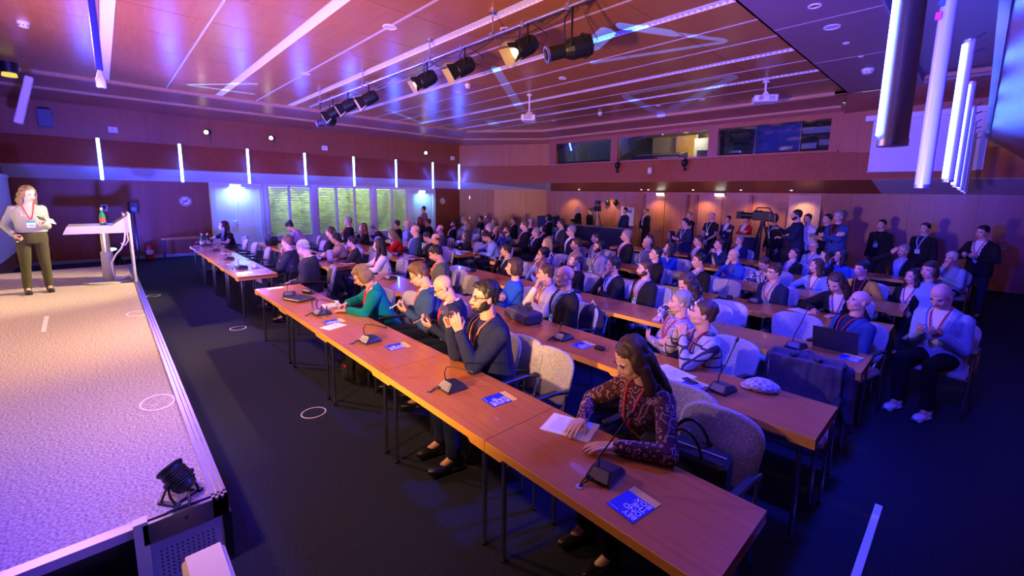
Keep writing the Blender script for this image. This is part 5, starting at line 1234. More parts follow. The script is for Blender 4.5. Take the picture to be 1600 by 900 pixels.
POSES = {
 'lap': P(-3, 0, -18, 2, 0, lapR, lapL), 'lap_up': P(-8, 0, -12, -12, 0, lapR, lapL, 'sit_out'), 'lap_down': P(4, 0, -10, 28, 0, lapR, lapL),
 'table': P(10, 0, -20, 4, 0, tabR, tabL, 'sit_tuck'), 'table_down': P(14, 0, -8, 30, 0, tabR, tabL), 
 'write': P(20, 5, -6, 34, 0, ((-.12, -.44, .785), (.4, -.85, -.25), (.3, 0, -1), .8, (-1, 0, -.4)), tabL, 'sit_tuck'),
 'chin': P(5, 0, -18, 0, 4, chinR, crossL), 'chin_left': P(5, 0, -22, 0, -4, crossR, chinL), 'chin_down': P(8, 0, -5, 20, 4, chinR, crossL),
 'folded': P(-4, 0, -18, 0, 0, ((.11, -.20, .82), (.9, .1, .25), (0, .9, -.1), .3, (-.8, -.1, -.9)), ((-.11, -.235, .79), (-.9, .1, .1), (0, 1, 0), .3, (.8, -.1, -.9))),
 'clasp': P(12, 0, -22, -8, 0, ((-.055, -.30, .995), (.35, .1, .75), (.8, .3, 0), .95, (-.6, -.2, -1)), ((.055, -.30, .995), (-.35, .1, .75), (-.8, .3, 0), .95, (.6, -.2, -1)), 'sit_tuck'),
 'phone_low': P(6, 0, -4, 30, 0, ((-.075, -.25, .80), (.25, -.8, .3), (.55, .1, .7), .75, (-.35, .5, -.9)), ((.085, -.25, .80), (-.25, -.8, .3), (-.55, .1, .7), .75, (.35, .5, -.9))),
 'film': P(9, 0, -6, 0, 0, ((-.10, -.33, .97), (.15, -.25, .9), (.8, .2, 0), .7, (-.3, .3, -1)), ((.07, -.33, .98), (-.1, -.25, .9), (-.8, .25, 0), .7, (.3, .3, -1))),
 'face_side': P(4, 0, -14, 0, 8, ((-.115, -.13, 1.02), (.12, .15, 1), (.9, .25, 0), .35, (-.6, -.4, -1)), lapL),
 'brow': P(-4, 0, -10, 2, 0, ((-.12, -.13, 1.13), (.45, .15, .8), (.3, .9, 0), .3, (-1, -.3, -.6)), lapL),
 'mouth': P(6, 0, -16, 4, 0, ((-.04, -.20, 1.00), (.12, .32, .9), (.1, .9, 0), .25, (-.5, -.5, -1)), crossL),
 'reach': P(16, 8, -16, 4, 0, ((-.28, -.55, .77), (-.1, -.95, 0), (0, 0, -1), .2, (-1, 0, -.3)), tabL),
 'bent': P(34, 0, -10, 40, 0, ((-.15, -.45, .80), (.3, -.85, -.2), (0, 0, -1), .5, (-1, 0, -.4)), tabL),
 'cross': P(-9, 0, -14, 4, 0, lapR, lapL, 'cross'),
 'stand_clasp': P(0, 0, 0, 0, 0, ((-.05, -.19, .92), (.5, -.1, -.8), (.2, .9, 0), .4, (-1, .3, -.2)), ((.05, -.20, .93), (-.5, -.1, -.8), (-.2, .9, 0), .4, (1, .3, -.2)), 'stand'),
 'stand_fold': P(-1, 0, 0, 0, 0, ((.11, -.20, 1.22), (.9, .1, .25), (0, .9, -.1), .3, (-.8, -.1, -.9)), ((-.11, -.235, 1.19), (-.9, .1, .1), (0, 1, 0), .3, (.8, -.1, -.9)), 'stand'),
 'stand_hold': P(2, 0, -8, 10, 0, ((-.08, -.30, 1.14), (.25, -.8, .3), (.55, .1, .7), .7, (-.8, .3, -.6)), ((.09, -.30, 1.13), (-.25, -.8, .3), (-.55, .1, .7), .7, (.8, .3, -.6)), 'stand'),
 'stand_side': P(0, 0, 0, 0, 0, ((-.24, -.05, .80), (.05, -.15, -1), (1, 0, 0), .3, (-.3, 1, 0)), ((.24, -.05, .80), (-.05, -.15, -1), (-1, 0, 0), .3, (.3, 1, 0)), 'stand'),
 'stand_camera': P(4, 0, -5, 4, 0, ((-.12, -.36, 1.28), (.1, -.9, .1), (.6, .1, -.6), .6, (-.8, .3, -.6)), ((.10, -.32, 1.08), (-.3, -.8, .1), (-.3, .1, -.8), .5, (.8, .3, -.6)), 'stand'),
 'presenter': P(0, 0, 26, 18, 0, ((-.19, -.12, .95), (.22, -.55, -.5), (.75, .1, .1), 1.0, (-.5, 1, -.1)), ((.10, -.27, 1.12), (.15, -.8, .4), (-.55, .1, .75), .55, (.3, .6, -1)), 'stand_wide'),
}
def frames(pose):
    ps = POSES[pose]; st = ps['legs'].startswith('stand'); hz = STAND_Z if st else SEAT_Z
    T = Matrix.Translation((0, 0, hz)) @ Matrix.Rotation(math.radians(ps['twist']), 4, 'Z') @ Matrix.Rotation(math.radians(ps['lean']), 4, 'X') @ Matrix.Rotation(math.radians(ps['roll']), 4, 'Y')
    nb = T @ V((0, -.004, .53))
    H = Matrix.Translation(nb) @ Matrix.Rotation(math.radians(ps['hy']), 4, 'Z') @ Matrix.Rotation(math.radians(ps['hp']), 4, 'X') @ Matrix.Rotation(math.radians(ps['hr']), 4, 'Y') @ Matrix.Translation((0, -.012, .135))
    return T, H
CACHE = {}
def arms(pose, fem):
    ps = POSES[pose]; T, H = frames(pose); out = []
    for s, key in ((-1, 'R'), (1, 'L')):
        W, f, n, curl, pole = ps[key]; S = T @ V((s*(.150 if fem else .172), .004, .418))
        E, W2 = arm_ik(S, V(W), V(pole)); out.append((s, S, E, W2, V(f), V(n), curl))
    return out
def get_body(pose, fem, hi):
    k = ('body', pose, fem, hi)
    if k in CACHE: return CACHE[k]
    T, H = frames(pose); fine = MB(); head_parts(fine, H)
    fine.capsule(H @ V((0, .018, -.055)), T @ V((0, .006, .47)), .050 if fem else .056, .054 if fem else .062, 14)
    for s, S, E, W, f, n, curl in arms(pose, fem):
        hand(fine, W, f, n, s, curl)
        fine.capsule(E+(W-E)*.35, W, .034, .025, 12)
    mf = remesh(fine, .0046 if hi else .0072, 2 if hi else 1)
    co = MB(); torso(co, T, fem, 0)
    for s, S, E, W, f, n, curl in arms(pose, fem): co.sph(S, .052); co.capsule(S, E, .044, .037, 10); co.capsule(E, E+(W-E)*.45, .038, .033, 10)
    for h, kn, a in leg_pts(POSES[pose]['legs']): co.capsule(h, kn, .078, .052, 10); co.capsule(kn, a, .050, .032, 10); co.capsule(a, V(a)+V((0, -.10, -.045)), .032, .026, 8)
    mc = remesh(co, .016, 1)
    marks = MB(); face_marks(marks, H); mk = marks.mesh('x', [None, None, None, None])
    bm = bmesh.new()
    for q in (mf, mc): bm.from_mesh(q)
    for f_ in bm.faces: f_.material_index = 0; f_.smooth = True
    bm.from_mesh(mk); me = bpy.data.meshes.new('body')
    bm.to_mesh(me); bm.free()
    for _ in range(4): me.materials.append(None)
    for q in (mf, mc, mk): bpy.data.meshes.remove(q)
    CACHE[k] = me; return me
def disp(me, fn):
    n = len(me.vertices); co = [0.0]*(3*n); no = [0.0]*(3*n)
    me.vertices.foreach_get('co', co); me.vertex_normals.foreach_get('vector', no)
    for i in range(n):
        d = fn(Vector(co[3*i:3*i+3]))
        for j in range(3): co[3*i+j] += no[3*i+j]*d
    me.vertices.foreach_set('co', co); me.update()
def noise_disp(me, amp, fr): disp(me, lambda c: amp*noise.noise(c*fr))
def get_top(pose, fem, kind, hi):
    """outer garment with sleeves"""
    k = ('top', pose, fem, kind, hi)
    if k in CACHE: return CACHE[k]
    T, H = frames(pose); mb = MB()
    infl = {'suit': .026, 'cardigan': .024, 'sweater': .022, 'shirt': .017, 'blouse': .018, 'tshirt': .015, 'vest': .022, 'tneck': .032}[kind]
    torso(mb, T, fem, infl, -.13 if kind in ('suit', 'cardigan', 'sweater', 'shirt', 'vest') else (.055 if kind == 'tneck' else -.06))
    for s, S, E, W, f, n, curl in arms(pose, fem):
        r = infl*(.40 if kind == 'tneck' else .62); mb.sph(S + V((0, 0, -.004)), .054+r*.8)
        if kind == 'tshirt': mb.capsule(S, S+(E-S)*.5, .050+r, .050+r, 10)
        elif kind == 'vest': pass
        else:
            mb.capsule(S, E, .049+r, .042+r, 12); mb.capsule(E, E+(W-E)*.93, .042+r, .029+r*.8, 12)
    if kind in ('suit', 'shirt', 'cardigan'):
        mb.tube([T @ V((.072*math.cos(a)*(1.0 if not fem else .85), .012+.070*math.sin(a), .505-.030*max(0, -math.sin(a)))) for a in [(-.32+i*.164)*PI for i in range(11)]], .013, 8)
    if kind == 'tneck': mb.capsule(T @ V((0, .008, .47)), H @ V((0, .012, -.085)), .066, .062, 14)
    me = remesh(mb, .0085 if hi else .0125, 3)
    # creases
    disp(me, lambda c: .0045*noise.noise(c*9)+.0035*noise.noise(V((c.x*30, c.y*30, c.z*12))))
    if kind in ('suit', 'cardigan', 'shirt'):
        Ti = T.inverted(); top_w = {'suit': .092, 'cardigan': .095, 'shirt': .030}[kind]; lo = {'suit': .10, 'cardigan': -.1, 'shirt': .38}[kind]; base = {'suit': .018, 'cardigan': .030, 'shirt': .0}[kind]
        bm = bmesh.new(); bm.from_mesh(me); kill = []
        def w_at(z): return base + (top_w-base)*min(1, max(0, (z-lo)/(.47-lo)))
        for f_ in bm.faces:
            c = Ti @ f_.calc_center_median()
            if c.y < 0 and lo < c.z < .53 and abs(c.x) < w_at(c.z) and abs(c.y-front_y(c.x, c.z, fem, infl)) < .035: kill.append(f_)
        if kind == 'suit' or kind == 'cardigan':
            for v in bm.verts:
                c = Ti @ v.co
                if c.y < 0 and lo-.05 < c.z < .5:
                    d = abs(c.x)-w_at(c.z)
                    if -.005 < d < .045 and abs(c.y-front_y(c.x, c.z, fem, infl)) < .03: v.co += v.normal*.0065
        bmesh.ops.delete(bm, geom=kill, context='FACES'); bm.to_mesh(me); bm.free()
    me.materials.append(None); CACHE[k] = me; return me
def get_inner(fem):
    k = ('inner', fem)
    if k in CACHE: return CACHE[k]
    mb = MB(); I4 = Matrix.Identity(4); torso(mb, I4, fem, .011, -.13)
    s_ = .85 if fem else 1
    mb.tube([V((.066*s_*math.cos(a), .010+.064*math.sin(a), .512-.034*max(0, -math.sin(a)))) for a in [(-.44+i*.188)*PI for i in range(11)]], .012, 8)
    me = remesh(mb, .009, 2); me.materials.append(None)
    CACHE[k] = me; return me
def get_legs(kind, hi):
    k = ('legs', kind, hi)
    if k in CACHE: return CACHE[k]
    mb = MB(); st = kind.startswith('stand'); hz = STAND_Z if st else SEAT_Z
    mb.sph((0, .01, hz-.01), (.178, .135, .105), None, 18, 12)
    if st: torso(mb, Matrix.Translation((0, 0, hz)), False, .014, -.13, .13)
    for h, kn, a in leg_pts(kind): mb.capsule(h, kn, .094, .066, 14); mb.capsule(kn, V(a)+(V(kn)-V(a))*.06, .064, .050, 14)
    me = remesh(mb, .009 if hi else .013, 3); noise_disp(me, .006, 10); me.materials.append(None); CACHE[k] = me; return me
def get_shoe():
    if 'shoe' in CACHE: return CACHE['shoe']
    mb = MB(); mb.sph((0, .03, -.035), (.040, .058, .050), None, 14, 10); mb.sph((0, -.09, -.055), (.044, .095, .034), None, 16, 10); mb.box(-.036, .036, -.16, .075, -.09, -.072); mb.capsule((0, .02, -.02), (0, .015, .02), .042, .044)
    me = remesh(mb, .007, 3); me.materials.append(None); CACHE['shoe'] = me; return me
def get_hair(style):
    k = ('hair', style)
    if k in CACHE: return CACHE[k]
    mb = MB(); I4 = None
    if style == 'ring':
        for s in (-1, 1): mb.sph((s*.066, .035, -.0), (.016, .052, .034))
        mb.sph((0, .082, -.005), (.058, .028, .040))
    else:
        mb.sph((0, .024, .047), (.0825, .096, .082), None, 20, 14); mb.sph((0, .058, -.004), (.068, .050, .062), None, 16, 12)
        for s in (-1, 1): mb.sph((s*.070, .012, .02), (.012, .035, .035), None, 10, 8)
    if style == 'quiff': mb.sph((0, -.035, .098), (.058, .05, .028)); mb.sph((0, .0, .11), (.06, .06, .025))
    if style == 'fringe' or style == 'bob': mb.sph((0, -.040, .072), (.062, .045, .030)); 
    if style == 'parted': mb.sph((-.02, -.045, .088), (.055, .04, .022))
    if style == 'bob':
        for s in (-1, 1): mb.sph((s*.075, .012, -.025), (.026, .058, .085))
        mb.sph((0, .065, -.03), (.080, .055, .088))
    if style in ('wavy', 'long'):
        for s in (-1, 1):
            mb.sph((s*.072, .005, -.01), (.028, .055, .08)); mb.capsule((s*.078, .01, -.04), (s*.088, -.005, -.15), .036, .036); 
            if style == 'long': mb.capsule((s*.086, .0, -.14), (s*.080, -.055, -.28), .036, .026)
        mb.sph((0, .070, -.05), (.088, .055, .11)); mb.sph((0, .075, -.12), (.095, .045, .09))
        if style == 'long': mb.sph((0, .085, -.22), (.10, .04, .15))
    if style == 'bun': mb.sph((0, .10, .085), (.045, .042, .042))
    if style == 'pony': mb.capsule((0, .11, .04), (0, .14, -.12), .03, .022)
    me = remesh(mb, .0065, 2)
    amp = {'wavy': .012, 'fringe': .007}.get(style, .006)
    disp(me, lambda c: amp*noise.noise(V((c.x*42, c.y*42, c.z*(16 if style != 'wavy' else 30))))+.003*noise.noise(c*90))
    me.materials.append(None); CACHE[k] = me; return me
def get_simple(name):
    if name in CACHE: return CACHE[name]
    mb = MB(); me = None
    if name == 'beard':
        mb.sph((0, -.046, -.080), (.052, .050, .036), None, 14, 10)
        for s in (-1, 1): mb.sph((s*.052, -.018, -.055), (.016, .045, .040))
        mb.capsule((-.02, -.094, -.049), (.02, -.094, -.049), .006, .006); me = remesh(mb, .006, 2); noise_disp(me, .004, 60); me.materials.append(None)
    elif name == 'glasses':
        for s in (-1, 1):
            mb.tube([V((s*.033+.024*math.cos(a)*1.05, -.096+.006*abs(math.cos(a)), .0+.018*math.sin(a))) for a in [i*PI/7 for i in range(15)]], .0026, 6, cap=False)
            mb.tube([(s*.058, -.094, .006), (s*.076, -.05, .006), (s*.079, .01, .002)], .0024, 6)
        mb.tube([(-.010, -.100, .004), (0, -.103, .006), (.010, -.100, .004)], .0025, 6); me = mb.mesh('glasses', [None])
    CACHE[name] = me; return me
def get_lanyard(fem, infl):
    k = ('lan', fem, round(infl, 3))
    if k in CACHE: return CACHE[k]
    mb = MB(); o = infl+.010
    for s in (-1, 1):
        pts = [V((s*.060*.95, .035, .520)), V((s*.066, -.01, .515))]
        for z, x in ((.47, .060), (.42, .050), (.36, .036), (.30, .020), (.25, .006)): pts.append(V((s*x, front_y(s*x, z, fem, o), z)))
        for a, b in zip(pts, pts[1:]): pass
        mb.tube(pts, .0065, 6)
    me = mb.mesh('lanyard', [None])
    mb = MB(); y = front_y(0, .19, fem, o)-.012; mb.mati(0); mb.rbox(-.045, .045, y-.002, y+.002, .13, .24, .001); mb.mati(1); mb.box(-.045, .045, y-.0035, y-.0021, .205, .24); mb.box(-.03, .03, y-.0035, y-.0021, .16, .175); mb.mati(0); mb.box(-.008, .008, y, y+.004, .24, .26)
    m2 = mb.mesh('badge', [None, None]); CACHE[k] = (me, m2); return CACHE[k]
def skinm(i):
    c = [(.62, .36, .26), (.56, .31, .21), (.66, .41, .31), (.42, .22, .14), (.70, .45, .36)][i % 5]
    m = mat('skin_tone_%s' % 'abcde'[i % 5], c, .5); m.node_tree.nodes['Principled BSDF'].inputs['Subsurface Weight'].default_value = 0.0; return m
LIPS = mat('lips', (.45, .13, .12), .45); EYEW = mat('eye_white', (.50, .46, .44), .3); EYED = mat('brow_dark', (.03, .018, .012), .6)
LIPS_F = mat('lips_red', (.50, .08, .09), .4)
def clothm(c, pattern=None):
    nm = 'cloth_%s' % '_'.join('%03d' % int(v*1000) for v in c) + (pattern or '')
    if nm in MATS: return MATS[nm]
    m = mat(nm, c, .9, bump=.25, bump_scale=220, spec=.2)
    if pattern:
        nt = m.node_tree; b = nt.nodes['Principled BSDF']; tc = nt.nodes.new('ShaderNodeTexCoord'); rp = nt.nodes.new('ShaderNodeMix'); rp.data_type = 'RGBA'
        rp.inputs[6].default_value = (*c, 1)
        if pattern == 'floral':
            tx = nt.nodes.new('ShaderNodeTexVoronoi'); tx.inputs['Scale'].default_value = 22; src = tx.outputs['Distance']; lo, hi_ = .10, .17
            c2 = (.45, .28, .34)
            mt = nt.nodes.new('ShaderNodeMath'); mt.operation = 'PINGPONG'; mt.inputs[1].default_value = .22; nt.links.new(src, mt.inputs[0]); src = mt.outputs[0]; lo, hi_ = .16, .2
        elif pattern == 'knit':
            tx = nt.nodes.new('ShaderNodeTexNoise'); tx.inputs['Scale'].default_value = 60; src = tx.outputs['Fac']; lo, hi_ = .45, .55; c2 = (c[0]*.45, c[1]*.45, c[2]*.5)
        elif pattern == 'blotch':
            tx = nt.nodes.new('ShaderNodeTexNoise'); tx.inputs['Scale'].default_value = 26; src = tx.outputs['Fac']; lo, hi_ = .52, .54; c2 = (.03, .03, .05)
        elif pattern == 'plaid':
            sp = nt.nodes.new('ShaderNodeSeparateXYZ'); nt.links.new(tc.outputs['Object'], sp.inputs[0]); outs = []
            for ax, sc in (('X', .055), ('Z', .065)):
                a = nt.nodes.new('ShaderNodeMath'); a.operation = 'PINGPONG'; a.inputs[1].default_value = sc/2+.01; nt.links.new(sp.outputs[ax], a.inputs[0])
                d = nt.nodes.new('ShaderNodeMath'); d.operation = 'LESS_THAN'; d.inputs[1].default_value = .008; nt.links.new(a.outputs[0], d.inputs[0]); outs.append(d)
            a = nt.nodes.new('ShaderNodeMath'); a.operation = 'MAXIMUM'; nt.links.new(outs[0].outputs[0], a.inputs[0]); nt.links.new(outs[1].outputs[0], a.inputs[1]); src = a.outputs[0]; tx = None; lo, hi_ = 0, 1; c2 = (.05, .04, .07)
        elif pattern == 'stripes':
            sp = nt.nodes.new('ShaderNodeSeparateXYZ'); nt.links.new(tc.outputs['Object'], sp.inputs[0]); a = nt.nodes.new('ShaderNodeMath'); a.operation = 'PINGPONG'; a.inputs[1].default_value = .03; nt.links.new(sp.outputs['Z'], a.inputs[0]); src = a.outputs[0]; tx = None; lo, hi_ = .014, .016; c2 = (.6, .6, .62)
        if tx: nt.links.new(tc.outputs['Object'], tx.inputs['Vector'])
        mr = nt.nodes.new('ShaderNodeMapRange'); mr.inputs[1].default_value = lo; mr.inputs[2].default_value = hi_; nt.links.new(src, mr.inputs[0]); nt.links.new(mr.outputs[0], rp.inputs[0]); rp.inputs[7].default_value = (*c2, 1); nt.links.new(rp.outputs[2], b.inputs['Base Color'])
    return m
HAIRC = {'k': (.010, .008, .008), 'b': (.045, .022, .012), 'B': (.10, .055, .028), 'y': (.34, .22, .10), 'g': (.22, .21, .21), 'w': (.50, .48, .46), 'r': (.12, .035, .015), 'd': (.17, .115, .065)}
def sub(name, me, parent, mats, M=None):
    o = bpy.data.objects.new(name, me); COL.objects.link(o); o.parent = parent
    if M is not None: o.matrix_basis = M
    for i, m in enumerate(mats):
        o.material_slots[i].link = 'OBJECT'; o.material_slots[i].material = m
    return o
COLS = dict(black=(.012, .012, .015), navy=(.015, .022, .07), dgrey=(.035, .037, .045), grey=(.16, .17, .19), lgrey=(.42, .42, .44), white=(.70, .70, .72), blue=(.02, .07, .40), lblue=(.25, .38, .65), teal=(.0, .22, .26), red=(.50, .012, .015),
            beige=(.48, .34, .24), yellow=(.55, .36, .05), green=(.10, .13, .10), pink=(.6, .25, .30), lilac=(.42, .36, .60), brown=(.09, .045, .03), olive=(.075, .075, .035), sage=(.36, .40, .35), plum=(.07, .022, .045), suitblue=(.03, .07, .22), jeans=(.05, .10, .25), royal=(.02, .10, .6))
def person(loc, rz, s, pose, desc, fem=False, top='suit', c='navy', c2='white', leg='dgrey', hair='short', hc='b', skin=0, lan='red', glasses=False, beard=False, hi=False, badge=True, pattern=None, shoe='black', group=None):
    t = thing('person', desc, 'person', loc, rz, group); t.scale = (s, s, s)
    T, H = frames(pose); b = get_body(pose, fem, hi); ho = mat('hair_'+hc if hc.islower() else 'hair_u'+hc.lower(), HAIRC[hc], .55)
    sub('body', b, t, [skinm(skin), LIPS_F if fem else LIPS, EYEW, EYED])
    sub({'suit': 'jacket', 'cardigan': 'cardigan', 'sweater': 'sweater', 'shirt': 'shirt', 'blouse': 'blouse', 'tshirt': 't_shirt', 'vest': 'vest', 'tneck': 'sweater'}[top], get_top(pose, fem, top, hi), t, [clothm(COLS[c], pattern)])
    infl = {'suit': .026, 'cardigan': .024, 'sweater': .022, 'shirt': .017, 'blouse': .018, 'tshirt': .015, 'vest': .022, 'tneck': .026}[top]
    if top in ('suit', 'cardigan', 'vest'): sub('shirt', get_inner(fem), t, [clothm(COLS[c2])], T)
    lk = POSES[pose]['legs']; sub('trousers', get_legs(lk, hi), t, [clothm(COLS[leg])])
    for (h, kn, a) in leg_pts(lk):
        M = Matrix.Translation(V(a)+V((0, -.01, 0)))
        if a[2] > .2: M = M @ Matrix.Rotation(.7, 4, 'Z')
        sub('shoe', get_shoe(), t, [mat('shoe_'+shoe, COLS[shoe], .35)], M)
    if hair != 'bald': sub('hair', get_hair(hair), t, [ho], H)
    if beard: sub('beard', get_simple('beard'), t, [ho], H)
    if glasses: sub('glasses', get_simple('glasses'), t, [BLACK], H)
    if lan:
        a, b_ = get_lanyard(fem, infl if top not in ('suit', 'cardigan', 'vest') else .016); lm = mat('lanyard_'+lan, {'red': (.60, .02, .03), 'white': (.7, .7, .72), 'dark': (.03, .03, .05), 'orange': (.7, .16, .03)}[lan], .6)
        ly = sub('lanyard', a, t, [lm], T)
        if badge: sub('badge', b_, ly, [mat('badge_white', (.82, .85, .85), .4), mat('badge_teal', (.02, .30, .33), .4)])
    return t
def head_top(pose):
    T, H = frames(pose); return H @ V((0, .012, .122))
LOG = []
PEOPLE = []
def seat(px, py, desc, pose='lap', row=None, rz=-.42, side='auto', dy=None, chair=True, ty=None, **kw):
    """put a seated person so that the top of the head meets the sight line through (px, py)"""
    h = head_top(pose); R = Matrix.Rotation(rz, 3, 'Z'); hw = R @ h
    cand = range(9) if row is None else [row]
    best = None
    for k in cand:
        for d in ([i*.04-.12 for i in range(9)] if dy is None and ty is None else [dy or 0]):
            ry = (ROWY[k] + .90 + d) if ty is None else ty
            p = on_y(px, py, ry+hw.y); e = abs(p.z/h.z-1)+.15*abs(d)
            if best is None or e < best[0]: best = (e, k, ry, p)
    e, k, ry, p = best; s = min(1.10, max(.90, p.z/h.z)); hw = hw*s
    if abs(p.z/h.z-1) > .10: LOG.append(('scale', desc, round(p.z/h.z, 2), k))
    p = on_y(px, py, ry+hw.y); x = p.x-hw.x
    for (qx, qy, qd) in PEOPLE:
        if abs(qx-x) < .40 and abs(qy-ry) < .35: LOG.append(('close', desc, qd, round(x-qx, 2), round(ry-qy, 2)))
    PEOPLE.append((x, ry, desc)); hi = math.hypot(x, ry) < 6.2
    if 'hi' in kw: hi = kw.pop('hi')
    t = person((x, ry, 0), rz, s, pose, desc, hi=hi, **kw)
    if chair: put_chair(x, ry+.02, rz*.35, 'chair under the ' + ' '.join(desc.split(',')[0].split()[:13]))
    return t
def stand(px, py, desc, y, pose='stand_clasp', rz=-.5, sc=1.0, z0=0.0, **kw):
    h = head_top(pose)*sc; R = Matrix.Rotation(rz, 3, 'Z'); hw = R @ h
    p = on_y(px, py, y); 
    s = (p.z-z0)/h.z; LOG.append(('stand', desc, round(s, 2))) if not .93 < s < 1.07 else None
    s = min(1.08, max(.92, s))*sc; hw = R @ (head_top(pose)*s); hi = kw.pop('hi', False)
    PEOPLE.append((p.x-hw.x, y-hw.y, desc))
    return person((p.x-hw.x, y-hw.y, z0), rz, s, pose, desc, hi=hi, **kw)
# ---------------------------------------------------------------- presenter
pz = .40
pp = on_z(62, 457, pz)
h = head_top('presenter')
pr = person((pp.x, pp.y, pz), 1.75, 1.0, 'presenter', 'woman presenting on the stage in pale grey turtleneck and olive trousers, holding a leaflet', fem=True, top='tneck', c='sage', leg='olive', hair='wavy', hc='d', skin=2, hi=True, shoe='black')
T_, H_ = frames('presenter')
m = MB(); m.box(-.11, .11, -.075, .075, 0, .003); m.mati(1); m.box(-.10, .0, -.065, .065, .003, .0035); m.mati(0)
W0 = Matrix.Translation(pr.location) @ Matrix.Rotation(1.75, 4, 'Z')
t = thing('leaflet', 'open leaflet in the presenter\'s raised hand', 'leaflet', W0 @ V((.13, -.41, 1.19)), .15); t.rotation_euler = (.55, .35, 2.1); m.build('pages', [PAPER, mat('leaflet_dark', (.05, .09, .08), .6)], t)
m = MB(); m.rbox(-.018, .018, -.05, .05, -.012, .012, .008); t = thing('presentation_remote', 'small black remote in the presenter\'s lowered hand', 'remote', W0 @ V((-.17, -.20, .86)), 0); t.rotation_euler = (.8, .2, 1.75); m.build('body', BLACK, t); m = MB(); m.cyl((0, -.02, .012), (0, -.02, .015), .009); m.build('button', WHITEP, t)

# ---------------------------------------------------------------- front row, right-hand block
seat(556, 416, 'woman in teal blazer and glasses writing at the front table', 'write', 0, -.38, fem=True, top='suit', c='teal', c2='white', hair='bob', hc='d', skin=0, glasses=True, badge=False, lan='red')
seat(646, 411, 'man in bright blue suit and glasses reading his phone, front row', 'phone_low', 0, -.55, c='suitblue', c2='white', hair='quiff', hc='B', skin=0, glasses=True, badge=False, lan='orange', leg='navy', dy=.20)
seat(684, 431, 'bald man in dark suit and glasses with red lanyard looking down, front row', 'phone_low', 0, -.5, c='navy', c2='white', hair='bald', skin=0, glasses=True, leg='navy', dy=.16)
fm = seat(760, 437, 'man in navy suit filming with a raised phone, front row', 'film', 0, -.2, c='navy', c2='navy', hair='parted', hc='k', skin=1, glasses=True, beard=True, badge=False, lan='orange', leg='navy', dy=-.10)
wm = seat(976, 530, 'woman with long dark hair in a patterned plum blouse reading papers, front row', 'table_down', 0, -.30, fem=True, top='blouse', c='plum', pattern='floral', hair='long', hc='b', skin=2, badge=False, leg='black', dy=.0)
def carry(p, local, rot, lab, w=.075, hh=.15, col=None):
    M = Matrix.Translation(p.location) @ p.rotation_euler.to_matrix().to_4x4() @ Matrix.Scale(p.scale.x, 4); q = M @ V(local)
    return phone(0, 0, 0, lab, w, hh, .009, q, (rot[0], rot[1], rot[2]+p.rotation_euler.z), col)
carry(fm, (-.01, -.40, 1.12), (PI/2, 0, 0), 'phone held up by the man filming in the front row', .15, .08)
ps = [o for o in bpy.data.objects if o.name.startswith('person') and o.get('label')]
carry(ps[2], (0.0, -.36, .86), (.5, 0, 0), 'white tablet phone held by the man in the bright blue suit', .09, .16, WHITEP)
carry(ps[3], (0.0, -.36, .86), (.5, 0, 0), 'phone held by the bald man in the front row', .075, .15, ALU)
# ---------------------------------------------------------------- second row, right-hand block
seat(675, 384, 'man in dark grey cardigan with orange lanyard looking down, second row', 'lap_down', 1, -.5, top='cardigan', c='green', c2='lgrey', hair='parted', hc='k', skin=1, lan='orange')
seat(805, 402, 'person with dark bobbed hair in a bright blue pullover, second row', 'folded', 1, -.5, fem=True, top='sweater', c='royal', hair='bob', hc='b', skin=2, lan=None)
seat(853, 412, 'man in white shirt with red lanyard resting chin on his fingers, second row', 'mouth', 1, -.45, top='shirt', c='white', hair='short', hc='b', skin=0, leg='jeans', dy=.16)
seat(884, 414, 'bald man in black jacket with a badge on his chest, second row', 'lap', 1, -.45, c='black', c2='lblue', hair='bald', skin=0, lan='dark', dy=-.16)
seat(1066, 453, 'grey-haired man in patterned knit jumper with folded arms, second row', 'folded', 1, -.62, top='sweater', c='lilac', pattern='knit', hair='short', hc='g', skin=0, badge=False, leg='jeans', dy=.12)
seat(1106, 469, 'man in pale plaid shirt with hands clasped at his chin, second row', 'clasp', 1, -.72, top='shirt', c='lgrey', pattern='plaid', hair='short', hc='b', skin=0, badge=False, leg='beige', dy=-.12)
# ---------------------------------------------------------------- third row
seat(791, 381, 'man in black vest and pale shirt with hand on his mouth, third row', 'mouth', 2, -.5, top='suit', c='black', c2='lblue', hair='short', hc='k', skin=0, lan=None)
seat(850, 386, 'man with black hair and glasses in a blue shirt, hand at his face', 'chin', 2, -.45, top='shirt', c='lblue', hair='short', hc='k', skin=1, glasses=True, badge=False)
seat(901, 394, 'person with light cropped hair in black top, third row', 'lap', 2, -.4, fem=True, top='sweater', c='black', hair='fringe', hc='d', skin=2, lan=None)
seat(960, 401, 'man in dark suit with hand at his mouth and a blue badge, third row', 'chin', 2, -.45, c='black', c2='lblue', hair='short', hc='k', skin=1, lan='white')
seat(1009, 406, 'bearded man in dark jacket with red lanyard, third row', 'lap', 2, -.4, c='black', c2='lblue', hair='short', hc='b', skin=0, beard=True)
seat(1068, 428, 'woman with dark hair in black and white patterned blouse looking down, third row', 'table_down', 2, -.35, fem=True, top='blouse', c='white', pattern='blotch', hair='wavy', hc='b', skin=0, lan=None, ty=4.75)
seat(1350, 454, 'bald man in bright blue jacket behind an open laptop at the right', 'lap_up', 2, -.62, c='suitblue', c2='navy', hair='bald', skin=0, badge=False, dy=.06)
seat(1468, 445, 'bald man in light blue blazer reading a tablet at the far right aisle', 'phone_low', None, -.35, c='lblue', c2='white', hair='ring', hc='g', skin=0, badge=False, leg='black', shoe='white', ty=5.98)
